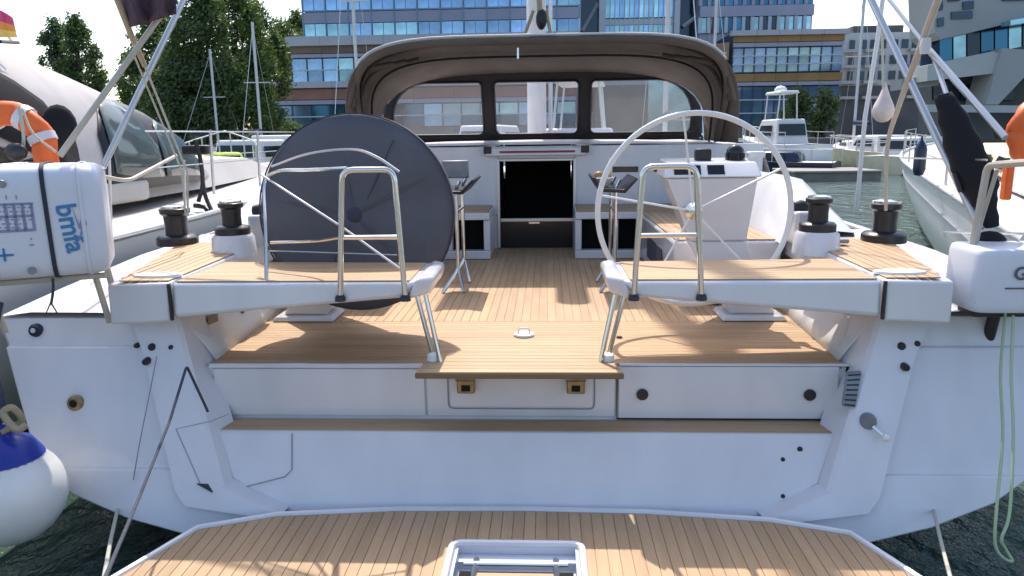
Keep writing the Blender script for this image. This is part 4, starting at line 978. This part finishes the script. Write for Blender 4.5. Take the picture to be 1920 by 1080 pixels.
# mooring buoy hoisted on a halyard
BY = thing('hanging_buoy', at(1655, 215, Y=12), 'pinkish white teardrop buoy hoisted on a line right of centre', 'buoy')
MB().lathe([(.015, .42), (.03, .36), (.08, .22), (.145, .08), (.165, 0), (.14, -.09), (.08, -.155), (.01, -.175)], at(1656, 208, Y=12), 20).build('ball', 'buoy_pink', BY, smooth=60)
MB().tube([at(1652, -60, Y=12), at(1656, 170, Y=12)], .018, 6).build('line', 'rope_light', BY)
PW = MB().tube([at(1660, -40, Y=9.5), at(1646, 70, Y=9.5), at(1622, 220, Y=9.5), at(1606, 392, Y=9.5)], .028, 8).build('pole', 'mast_white', smooth=50)
tag(PW, 'thin white pole standing in the water left of the hanging buoy', 'pole')

# ============================================================ FAR MARINA
DK = thing('floating_dock', at(1560, 300, Y=34), 'dark floating dock with beige top beyond the water on the right', 'dock')
a = at(1478, 312, Y=34); b = at(1680, 290, Y=34)
MB().box((a.x, 33, .0), (b.x-1, 36, .36)).build('float', 'wood_dock', DK)
MB().box((a.x-.1, 32.9, .362), (b.x-1, 36.1, .46)).build('top_board', 'paving', DK, bevel=.03)
MD = MB().box((-60, 40, .1), (-6, 42.5, .5)).build('floating_dock', 'wood_dock'); tag(MD, 'long low floating dock behind the moored boats on the left', 'dock')
def boat(px, py_w, Yd, L, beam, h, heading, label, cabin=1.2, mast=0, hullm='hull_white', cabm='gelcoat_deck', win='deep_tint', tower=False, stripes=False, mpx=None):
    p0 = at(px, py_w, Y=Yd); x, y = p0.x, Yd
    T = thing('moored_boat', (x, y, 0), label, 'boat', 'boats moored across the basin')
    rows = hullmesh(x, y-L*.5*math.cos(heading), L, beam/2, h, T, m=hullm, heading=heading, bows=h*.3)
    rt = Matrix.Rotation(heading, 3, 'Z')
    def q(a, b, c): return Vector((x, y-L*.5*math.cos(heading), 0))+rt @ Vector((a, b, 0))+Vector((0, 0, c))
    w_ = beam*.36; c0, c1 = L*.22, L*.66
    MB().hexa([q(-w_, c0, h), q(w_, c0, h), q(w_*.8, c1, h), q(-w_*.8, c1, h)], [q(-w_*.85, c0+.3, h+cabin), q(w_*.85, c0+.3, h+cabin), q(w_*.65, c1-.9, h+cabin), q(-w_*.65, c1-.9, h+cabin)]).build('cabin', cabm, T, bevel=.08)
    for s_ in (-1, 1):
        MB().hexa([q(s_*w_*.97, c0+.7, h+cabin*.35), q(s_*(w_*.97+.04), c0+.7, h+cabin*.35), q(s_*(w_*.86+.04), c1-1.0, h+cabin*.35), q(s_*w_*.86, c1-1.0, h+cabin*.35)],
                  [q(s_*w_*.91, c0+.7, h+cabin*.75), q(s_*(w_*.91+.04), c0+.7, h+cabin*.75), q(s_*(w_*.78+.04), c1-1.2, h+cabin*.75), q(s_*w_*.78, c1-1.2, h+cabin*.75)]).build('side_window', win, T)
    MB().hexa([q(-w_*.8, c0+.02, h+cabin*.35), q(w_*.8, c0+.02, h+cabin*.35), q(w_*.8, c0+.14, h+cabin*.35), q(-w_*.8, c0+.14, h+cabin*.35)], [q(-w_*.75, c0+.14, h+cabin*.8), q(w_*.75, c0+.14, h+cabin*.8), q(w_*.75, c0+.24, h+cabin*.8), q(-w_*.75, c0+.24, h+cabin*.8)]).build('aft_window', win, T)
    rw = MB()
    for s_ in (-1, 1):
        idx = 0 if s_ < 0 else -1
        rw.tube([r_[idx]+Vector((0, 0, .6)) for r_ in rows[::2]], .02, 5)
        for r_ in rows[::3]: rw.tube([r_[idx], r_[idx]+Vector((0, 0, .6))], .02, 5)
    rw.build('rail', 'alu', T)
    if tower:
        for s_ in (-1, 1):
            for yy in (c0+.8, c1-1.2): MB().tube([q(s_*w_*.6, yy, h+cabin), q(s_*w_*.5, yy, h+cabin+1.3)], .04, 6).build('tower_leg', 'alu', T)
        MB().hexa([q(-w_*.6, c0+.6, h+cabin+1.3), q(w_*.6, c0+.6, h+cabin+1.3), q(w_*.6, c1-1, h+cabin+1.3), q(-w_*.6, c1-1, h+cabin+1.3)], [q(-w_*.55, c0+.7, h+cabin+1.45), q(w_*.55, c0+.7, h+cabin+1.45), q(w_*.55, c1-1.1, h+cabin+1.45), q(-w_*.55, c1-1.1, h+cabin+1.45)]).build('hardtop', 'gelcoat_deck', T, bevel=.04)
        MB().lathe([(.3, 0), (.33, .12), (.2, .26), (.02, .3)], q(0, (c0+c1)/2, h+cabin+1.46), 14).build('radar', 'rim_white', T, smooth=60)
    if mast:
        ms = MB().tube([q(0, L*.55, h), q(0, L*.55, mast)], .10, 8).build('mast', 'mast_white', T, smooth=60)
        MB().tube([q(-.9, L*.55, mast*.6), q(.9, L*.55, mast*.6)], .04, 6).build('spreader', 'mast_white', T)
        bo = MB().tube([q(0, L*.54, h+1.7), q(0, L*.14, h+1.6)], .16, 8).build('boom', 'navy', T, smooth=60)
        MB().tube([q(0, L*.55, mast-.3), q(0, L*1.0, h+.4)], .018, 4).tube([q(0, L*.55, mast-.3), q(0, 0, h+.4)], .018, 4).build('stay', 'alu', T)
    return T
boat(1468, 300, 42, 8, 2.5, 1.5, R(8), 'white sport fishing boat with hardtop and radar across the water at right', 1.3, tower=True)
boat(1545, 292, 38, 7, 2.4, .7, R(60), 'low dark navy motorboat behind the floating dock', .5, hullm='navy', cabm='navy')
boat(1612, 292, 40, 8, 2.6, .9, R(-50), 'pale beige boat beside the floating dock under the hanging buoy', .9, hullm='cream')
boat(1272, 286, 30, 10, 3.2, 1.1, R(5), 'white sailing boat with tall mast seen through the right sprayhood window', .6, mast=16)
boat(1060, 280, 24, 10, 3.3, 1.2, R(-6), 'white motor cruiser seen through the middle sprayhood window', 1.1, tower=True)
boat(800, 278, 27, 11, 3.3, 1.2, R(8), 'white motor yacht with low cabin seen through the left sprayhood window', .8)
boat(885, 276, 36, 10, 3.2, 1.3, R(-15), 'white boat with red striped cabin beside the left window strut', 1.3, cabm='fender_white')
boat(672, 276, 46, 11, 3.2, 1.1, R(0), 'white sailing boat whose mast rises before the glass tower', .6, mast=17)
boat(560, 272, 38, 10, 3.2, 1.0, R(10), 'white motor cruiser just above the covered wheel on the left', 1.3)
boat(470, 276, 33, 9, 3.0, 1.0, R(-8), 'white motorboat moored below the dark trees', 1.1)
boat(405, 276, 30, 8, 2.8, .9, R(14), 'white open boat with rails at the left below the trees', .9)
boat(462, 322, 19, 3.6, 1.8, 1.35, R(20), 'small lime green covered boat left of the covered wheel', .45, hullm='lime', cabm='lime')
boat(1185, 284, 21, 9, 3.0, 1.1, R(4), 'white cabin cruiser with pinkish canopy in the right sprayhood window', .9)
boat(1400, 278, 50, 9, 3.0, 1.0, R(80), 'white cruiser moored along the far quay behind the bare wheel', 1.1)
boat(1735, 285, 52, 7, 2.4, .9, R(20), 'small white boat with purple cover right of the hanging buoy', .7, cabm='purple')

boat(1345, 276, 56, 10, 3.0, 1.0, R(4), 'sailing boat with slim mast just right of the sprayhood before the pavilion', .5, mast=13)
boat(395, 266, 58, 10, 3.0, 1.0, R(-4), 'sailing boat with slim mast before the tallest dark tree', .5, mast=9)
boat(500, 268, 52, 9, 3.0, 1.0, R(6), 'blue covered sailing boat before the dark podium corner', .6, mast=10, cabm='navy')
boat(1585, 276, 54, 9, 3.0, 1.0, R(-8), 'sailing boat with short mast before the apartment block', .5, mast=12)
boat(1655, 280, 44, 8, 2.8, 1.0, R(10), 'cream coloured cabin boat moored right of the hanging buoy line', .9, hullm='cream')
# ============================================================ BUILDINGS
def W(px, py, Yd): return at(px, py, Y=Yd)
def unit(name, m, sx, sy, sz, bevel=0):    # a piece template, centred, later placed by inst
    o = MB().box((-sx/2, -sy/2, -sz/2), (sx/2, sy/2, sz/2)).build(name, m, None); return o
class Lay:
    """puts shared-mesh pieces on one building"""
    def __init__(s, root): s.root = root; s.t = {}
    def put(s, name, m, x0, x1, y0, y1, z0, z1):
        key = (name, m, round(x1-x0, 2), round(y1-y0, 2), round(z1-z0, 2))
        c = ((x0+x1)/2, (y0+y1)/2, (z0+z1)/2)
        if key not in s.t:
            o = MB().box((-(x1-x0)/2, -(y1-y0)/2, -(z1-z0)/2), ((x1-x0)/2, (y1-y0)/2, (z1-z0)/2)).build(name, m, None); s.t[key] = o
            o.parent = s.root; o.location = Vector(c)-wpos(s.root); return o
        o = s.t[key].copy(); C.objects.link(o); o.location = Vector(c)-wpos(s.root); return o
YB = 105.0
def ppm(Yd): return FPX/(Yd*1.0)
# --- A: glass office tower, left-centre
xa = W(568, 40, YB).x; xb = W(1088, 40, YB).x; zl = W(828, 68, YB).z
TA = thing('office_tower', ((xa+xb)/2, YB, 0), 'tall blue glass office tower with lilac spandrels rising behind the sprayhood', 'building')
L = Lay(TA)
L.put('tower_body', 'spandrel', xa+.2, xb-.2, YB+.4, YB+26, 1.5, zl+22)
nc = 12; cw = (xb-xa)/nc; fh = 3.5; zb0 = zl
for f in range(5):
    z = zb0+f*fh
    for c in range(nc):
        x = xa+c*cw
        L.put('window', random.choice(['glass_blue', 'glass_blue', 'glass_teal']), x+.12, x+cw-.12, YB+.15, YB+.35, z+.22, z+1.92)
        L.put('spandrel_panel', 'spandrel', x+.04, x+cw-.04, YB+.0, YB+.38, z+2.0, z+3.42)
    L.put('transom_bar', 'mullion', xa, xb, YB+.02, YB+.3, z+.02, z+.20)
for c in range(nc+1): L.put('mullion', 'mullion', xa+c*cw-.07, xa+c*cw+.07, YB-.08, YB+.38, zb0, zb0+5*fh)
for c in range(1, nc*2, 2): L.put('fin', 'mullion', xa+c*cw/2-.03, xa+c*cw/2+.03, YB+.05, YB+.38, zb0, zb0+5*fh)
# --- A podium: two tiers
YP = 100.0
PA = thing('office_podium', (W(700, 200, YP).x, YP, 0), 'two tier glazed podium with bronze cornices left of the sprayhood', 'building')
L = Lay(PA)
def tier(L, px0, px1, pyt, pyb, Yd, bands, cols, glass, dep=20, body='bronze_clad', mid=1):
    """bands: list of (py0, py1, kind)"""
    x0 = W(px0, (pyt+pyb)/2, Yd).x; x1 = W(px1, (pyt+pyb)/2, Yd).x; pc_ = (px0+px1)/2
    zf = lambda py: W(pc_, py, Yd).z
    L.put('wall', body, x0+.1, x1-.1, Yd+.5, Yd+dep, zf(pyb), zf(pyt)-.05)
    for p0, p1, kind in bands:
        zt, zb = zf(p0), zf(p1)
        if kind == 'glass':
            w_ = (x1-x0)/cols
            for c in range(cols):
                nsub = mid
                for k in range(nsub):
                    h = (zt-zb)/nsub
                    L.put('window', random.choice(glass), x0+c*w_+.08, x0+(c+1)*w_-.08, Yd+.2, Yd+.4, zb+k*h+.08, zb+(k+1)*h-.08)
                L.put('mullion', 'dark_frame', x0+c*w_-.08, x0+c*w_+.08, Yd+.12, Yd+.48, zb, zt)
            for k in range(1, nsub): L.put('transom_bar', 'mullion_white', x0, x1, Yd+.1, Yd+.45, zb+k*(zt-zb)/nsub-.07, zb+k*(zt-zb)/nsub+.07)
        else:
            n = max(2, cols//2); w_ = (x1-x0)/n; out = .45 if 'ledge' in kind else .0
            for c in range(n): L.put('cladding_panel' if not out else 'cornice_panel', kind, x0+c*w_+.015-(out if c == 0 else 0), x0+(c+1)*w_-.015+(out if c == n-1 else 0), Yd-out, Yd+.46, zb+.01, zt-.01)
tier(L, 545, 1080, 64, 162, YP, [(64, 82, 'ledge'), (82, 96, 'bronze_clad'), (97, 104, 'spandrel'), (105, 150, 'glass'), (151, 162, 'mullion_white')], 18, ['glass_blue', 'glass_teal', 'glass_blue'], mid=2)
YP2 = 97.0
tier(L, 478, 1080, 162, 262, YP2, [(150, 162, 'ledge'), (164, 184, 'red_clad'), (185, 193, 'spandrel'), (194, 238, 'glass'), (239, 262, 'quay')], 17, ['glass_blue', 'glass_teal', 'glass_navy', 'glass_blue'], mid=2, body='red_clad')
L.put('roof_slab', 'ledge', W(478, 155, YP2).x, W(545, 155, YP2).x-.5, YP2+.5, YP2+20, W(510, 162, YP2).z, W(510, 158, YP2).z)
# --- B: teal curtain wall block
YC = 110.0
TB = thing('glass_block', (W(1200, 60, YC).x, YC, 0), 'teal curtain wall block with fine vertical mullions between two dark gaps', 'building')
L = Lay(TB)
zt = W(1200, -180, YC).z
x0, x1 = W(1090, 60, YC).x, W(1312, 60, YC).x
L.put('wall', 'glass_dark', x0, x1, YC+1.5, YC+20, 1.5, zt)
ga, gb = W(1135, 40, YC).x, W(1262, 40, YC).x; n = 14; w_ = (gb-ga)/n; z0 = W(1200, 260, YC).z
for f in range(8):
    za = z0+f*4.2+4
    for c in range(n): L.put('window', random.choice(['glass_teal', 'glass_teal', 'glass_blue']), ga+c*w_+.06, ga+(c+1)*w_-.06, YC+.2, YC+.4, za+.1, za+3.3)
    for c in range(n//2): L.put('spandrel_panel', 'mullion_white', ga+c*2*w_+.03, ga+(c+1)*2*w_-.03, YC+.1, YC+.5, za+3.35, za+4.15)
for c in range(n+1): L.put('mullion', 'mullion_white', ga+c*w_-.05, ga+c*w_+.05, YC, YC+.5, z0+4, z0+38)
L.put('corner_column', 'mullion_white', W(1123, 40, YC).x, W(1135, 40, YC).x-.05, YC-.3, YC+1.4, 1.5, zt)
L.put('corner_column', 'mullion_white', W(1263, 40, YC).x+.05, W(1274, 40, YC).x, YC-.3, YC+1.4, 1.5, zt)
for (pa, pb) in (((1092, 58), (1122, 6)), ((1280, 50), (1318, 22))):
    a, b = W(*pa, YC+1), W(*pb, YC+1); MB().tube([a, b], .28, 6).build('brace', 'ledge', TB)
L.put('wall', 'concrete_pale', x0, x1, YC-1.0, YC+1.4, 1.5, z0+4) if False else None
L.put('base_panel', 'spandrel', x0, x1, YC-.6, YC+1.4, 1.5, z0+3.9)
# --- C: slatted office block
YS = 108.0
TC = thing('slatted_office', (W(1420, 40, YS).x, YS, 0), 'blue grey office block with tall narrow windows and pale fins right of centre', 'building')
L = Lay(TC)
x0, x1 = W(1312, 40, YS).x, W(1525, 40, YS).x; zb = W(1420, 66, YS).z
L.put('wall', 'spandrel', x0, x1, YS+.5, YS+22, 1.5, zb+30)
nw = 13; w_ = (x1-x0)/nw
for f in range(5):
    z = zb+.3+f*3.55
    for c in range(nw):
        L.put('window', random.choice(['glass_teal', 'glass_dark', 'glass_navy']) if f == 0 else 'glass_navy', x0+c*w_+.35, x0+(c+1)*w_-.25, YS+.25, YS+.45, z+.15, z+2.1)
        L.put('fin', 'mullion_white' if f == 0 else 'spandrel', x0+c*w_-.18, x0+c*w_+.28, YS-.05, YS+.45, z+.1, z+2.15)
    L.put('spandrel_panel', 'spandrel', x0, x1, YS-.1, YS+.48, z+2.2, z+3.6)
# --- D: podium right, ochre
YD = 98.0
PD = thing('retail_pavilion', (W(1470, 150, YD).x, YD, 0), 'low glazed pavilion with ochre cladding bands behind the bare steering wheel', 'building')
L = Lay(PD)
tier(L, 1372, 1578, 56, 262, YD, [(56, 66, 'ledge'), (66, 78, 'ochre_clad'), (79, 87, 'spandrel'), (88, 135, 'glass'), (137, 152, 'ochre_clad'), (153, 160, 'spandrel'), (161, 236, 'glass'), (237, 262, 'quay')], 10, ['glass_blue', 'glass_teal', 'glass_blue'], mid=3, body='dark_frame')
a = W(1371, 66, YD); z1_ = a.z; xL = a.x
MB().prism([Vector((xL-.1, YD+.4, W(1371, 78, YD).z)), Vector((xL-.1, YD+.4, W(1371, 112, YD).z)), Vector((W(1335, 82, YD).x, YD+6, W(1340, 86, YD).z)), Vector((W(1345, 75, YD).x, YD+6, W(1345, 74, YD).z))], (0, 1, 0)).build('side_cladding', 'tan_clad', PD)
MB().box((W(1358, 110, YD).x, YD+1.6, 1.5), (xL-.12, YD+12, W(1360, 112, YD).z)).build('stair_core', 'dark_frame', PD)
MB().box((W(1120, 110, YD).x, YD+4, 1.5), (W(1225, 110, YD).x, YD+8, W(1200, 155, YD).z)).build('link_block', 'concrete_dark', PD)
L.put('link_glass', 'glass_teal', W(1226, 200, YD).x, W(1356, 200, YD).x, YD+6, YD+7, 1.6, W(1300, 140, YD).z)
# --- E: grey apartment block
YE = 112.0
AE = thing('apartment_block', (W(1640, 150, YE).x, YE, 0), 'pale grey apartment block with stacked balconies left of the angular building', 'building')
L = Lay(AE)
x0, x1 = W(1580, 130, YE).x, W(1790, 130, YE).x; z1_ = W(1640, 60, YE).z; zb_ = W(1640, 160, YE).z
L.put('wall', 'white_wall', x0, x1, YE+.5, YE+14, zb_, z1_)
L.put('ground_floor', 'concrete_dark', x0, x1, YE+.2, YE+14, 1.5, zb_-.05)
L.put('roof_slab', 'concrete_dark', W(1605, 55, YE).x, W(1700, 55, YE).x, YE+1, YE+10, z1_+.05, z1_+1.0)
for f in range(4):
    zt_ = z1_-1.0-f*2.15
    for c in range(11):
        xx = x0+.9+c*1.45
        L.put('window', 'glass_dark', xx, xx+(.9 if c % 3 else .7), YE+.3, YE+.49, zt_-1.2, zt_)
    for c in (0, 1, 3, 4): L.put('balcony', 'concrete_pale', x0-.3+c*3.1, x0+1.9+c*3.1, YE-.7, YE+.28, zt_-1.75, zt_-1.35)
# --- F: angular concrete building
YF = 62.0
AF = thing('angular_building', (W(1830, 150, YF).x, YF, 0), 'angular concrete building with dark ribbon windows and slanted columns at upper right', 'building')
def slab(pts, m, nm, y=YF, dep=10, par=AF):
    P3 = [W(px, py, y) for px, py in pts]
    A_ = sum(P3[i-1].x*P3[i].z-P3[i].x*P3[i-1].z for i in range(len(P3)))
    if A_ < 0: P3.reverse()
    return MB().prism(P3, (0, dep, 0)).build(nm, m, par)
slab([(1748, -60), (1752, 62), (1765, 74), (2000, 18), (2500, -101), (2500, -260), (1748, -260)], 'concrete', 'upper_storey', dep=4)
slab([(1765, 74), (2000, 12), (2500, -110), (2500, 70), (1762, 150), (1758, 130)], 'glass_dark', 'ribbon_core', y=YF+1.2, dep=3)
slab([(1740, 122), (1862, 96), (1905, 112), (1860, 138), (1738, 152)], 'concrete_pale', 'parapet', y=YF-.3, dep=3)
slab([(1765, 158), (1785, 146), (1870, 134), (1990, 130), (2500, 112), (2500, 262), (1765, 262)], 'concrete_dark', 'ground_floor', y=YF+3, dep=4)
slab([(1880, 90), (1990, 98), (1990, 130), (1925, 140), (1872, 196), (1848, 196), (1862, 150)], 'concrete', 'slanted_column', y=YF-.6, dep=3)
slab([(1690, 148), (1760, 140), (1760, 160), (1690, 168)], 'concrete', 'terrace_edge', y=YF+1.5, dep=2)
slab([(1740, 196), (2500, 204), (2500, 216), (1740, 210)], 'concrete_pale', 'terrace_rail', y=YF-1, dep=.6)
for i, (a, b) in enumerate([(1762+26*k, 1785+26*k) for k in range(8)]):
    t_ = lambda px: 76-(px-1762)*.24; b_ = lambda px: 118-(px-1762)*.20
    slab([(a, t_(a)), (b, t_(b)), (b, b_(b)), (a, b_(a))], ['glass_navy', 'glass_navy', 'glass_dark', 'glass_teal'][(i*7) % 4], 'window', y=YF+.9, dep=.25)
for a, b, t0, b0 in ((1756, 1768, 2, 20), (1758, 1770, 34, 50), (1778, 1800, -14, 3), (1784, 1824, 22, 36), (1806, 1826, 3, 18), (1880, 1930, -20, 2)):
    slab([(a, t0), (b, t0-2), (b, b0-2), (a, b0)], 'glass_dark', 'window', y=YF-.12, dep=.3)
for k in range(6):
    a = 1750+26*k; slab([(a, 160), (a+22, 158), (a+22, 188), (a, 188)], 'glass_dark', 'shop_window', y=YF+2.7, dep=.25)
slab([(1895, 38), (1990, 22), (1990, 34), (1895, 47)], 'glass_teal', 'canopy', y=YF-1.6, dep=1.2)
# street furniture on the quay
random.seed(11)
for px, lab_ in ((1500, 'dark bushy tree before the ochre pavilion'), (1555, 'dark rounded tree between pavilion and apartments'), (1395, 'dark shrub left of the pavilion trees')): pass

# ============================================================ TREES
def tree(px, py_top, py_bot, wpx, Yd, leaf, label, n=5000, seed=0, lobes=9, size=.34, group='trees on the far bank'):
    rnd = random.Random(seed); c = at(px, py_top, Y=Yd); base_z = 1.5; top = c.z; w_ = wpx/ FPX*Yd/2
    zc0 = at(px, py_bot, Y=Yd).z
    T = thing('tree', (c.x, Yd, base_z), label, 'tree', group)
    x, y = c.x, Yd
    tk = MB().tube([(x, y, base_z-.2), (x+.1, y, (base_z+zc0)/2), (x-.1, y, zc0+(top-zc0)*.35), (x+.1, y, zc0+(top-zc0)*.7)], .32, 8, r1=.07)
    lobe = []
    for i in range(lobes):
        f = (i+.5)/lobes; zz = zc0+(top-zc0)*(f*.86+.04); spread = w_*math.sin(math.pi*min(1, .18+.75*f))**.8
        a = rnd.uniform(0, 2*math.pi); d_ = spread*rnd.uniform(.15, .75)
        cpt = Vector((x+math.cos(a)*d_, y+math.sin(a)*d_*.8, zz)); rr_ = max(.8, (w_*rnd.uniform(.30, .5))*(1-.35*f)); lobe.append((cpt, rr_))
        tk.tube([(x, y, zc0+(zz-zc0)*.5), tuple(cpt)], .10, 5, r1=.03)
    for i in range(lobes*4):
        f = rnd.random(); zz = zc0+(top-zc0)*f*.9; a = rnd.uniform(0, 6.28); sp = w_*math.sin(math.pi*(.15+.8*f))**.8
        lobe.append((Vector((x+math.cos(a)*sp*.85, y+math.sin(a)*sp*.7, zz)), w_*rnd.uniform(.10, .22)))
    lobe.append((Vector((x, y, top-w_*.22)), w_*.25))
    tk.build('trunk', 'bark', T, smooth=60)
    vol = [q[1]**2 for q in lobe]; tot = sum(vol); vs = []; fs = []
    for (cc, rr_), v in zip(lobe, vol):
        for _ in range(int(n*v/tot)):
            d_ = Vector((rnd.gauss(0, 1), rnd.gauss(0, 1), rnd.gauss(0, 1))).normalized(); p_ = cc+d_*rr_*rnd.uniform(.2, 1.15)**.8
            p_ += Vector((rnd.gauss(0, .12), rnd.gauss(0, .12), rnd.gauss(0, .16)))*max(rr_, 1.2)*1.5
            nrm = (d_+Vector((rnd.gauss(0, .7), rnd.gauss(0, .7), rnd.gauss(0, .7)))).normalized()
            u = nrm.orthogonal().normalized(); v_ = nrm.cross(u); s_ = size*rnd.uniform(.6, 1.3); o = len(vs)
            vs += [p_-u*s_*.5, p_+v_*s_*.32, p_+u*s_*.55, p_-v_*s_*.32]; fs.append((o, o+1, o+2, o+3))
    MB().add(vs, fs).build('crown', leaf, T)
    return T
tree(98, 34, 190, 66, 88, 'leaf_grey', 'left of two small poplars above the grey sprayhood', 6500, 1, size=.36)
tree(138, 28, 200, 84, 86, 'leaf_dark', 'right and taller of two small poplars above the grey sprayhood', 9000, 2, size=.36)
tree(292, 10, 240, 150, 66, 'leaf_dark', 'dark leafy tree rising behind the crossed backstays', 13000, 3, lobes=12, size=.30)
tree(360, -60, 245, 170, 62, 'leaf_dark', 'largest dark green tree behind the left winches', 18000, 4, lobes=14, size=.30)
tree(425, -45, 242, 160, 66, 'leaf_mid', 'tall green tree with brighter leaves right of the largest tree', 17000, 5, lobes=13, size=.30)
tree(480, 0, 245, 110, 70, 'leaf_dark', 'dark tree standing next to the podium corner', 12000, 6, lobes=12, size=.30)
tree(524, 34, 215, 150, 112, 'leaf_mid', 'light green tree between the dark trees and the glass tower', 16000, 7, size=.40)
tree(556, 20, 190, 84, 118, 'leaf_mid', 'slim green tree touching the left edge of the glass tower', 10000, 8, size=.40)
tree(330, 110, 250, 150, 60, 'leaf_dark', 'low bushy tree at the foot of the dark trees', 12000, 9, size=.30)
tree(250, 92, 215, 80, 72, 'leaf_mid', 'small light tree at the left end of the tree row', 6000, 12, size=.30)
tree(1500, 168, 246, 70, 86, 'leaf_dark', 'round dark tree before the ochre pavilion', 3500, 10, lobes=7)
tree(1548, 170, 250, 55, 84, 'leaf_dark', 'dark tree at the right end of the ochre pavilion', 3000, 11, lobes=7)
# hedge at the foot of the trees
hb = MB(); rnd = random.Random(5)
for _ in range(9000):
    px = rnd.uniform(225, 600); p_ = at(px, 248, Y=78); p_ = Vector((p_.x, 78+rnd.uniform(-1.5, 1.5), 1.5+rnd.random()*2.6*(.7+.3*math.sin(px*.05)))); 
    u = Vector((rnd.gauss(0, 1), rnd.gauss(0, 1), rnd.gauss(0, 1))).normalized(); v_ = u.orthogonal().normalized(); o = len(hb.v)
    hb.add([p_-u*.18, p_+v_*.12, p_+u*.18, p_-v_*.12], [(0, 1, 2, 3)])
o = hb.build('undergrowth', 'leaf_dark'); o['kind'] = 'stuff'; o['label'] = 'dark undergrowth along the far bank below the trees';
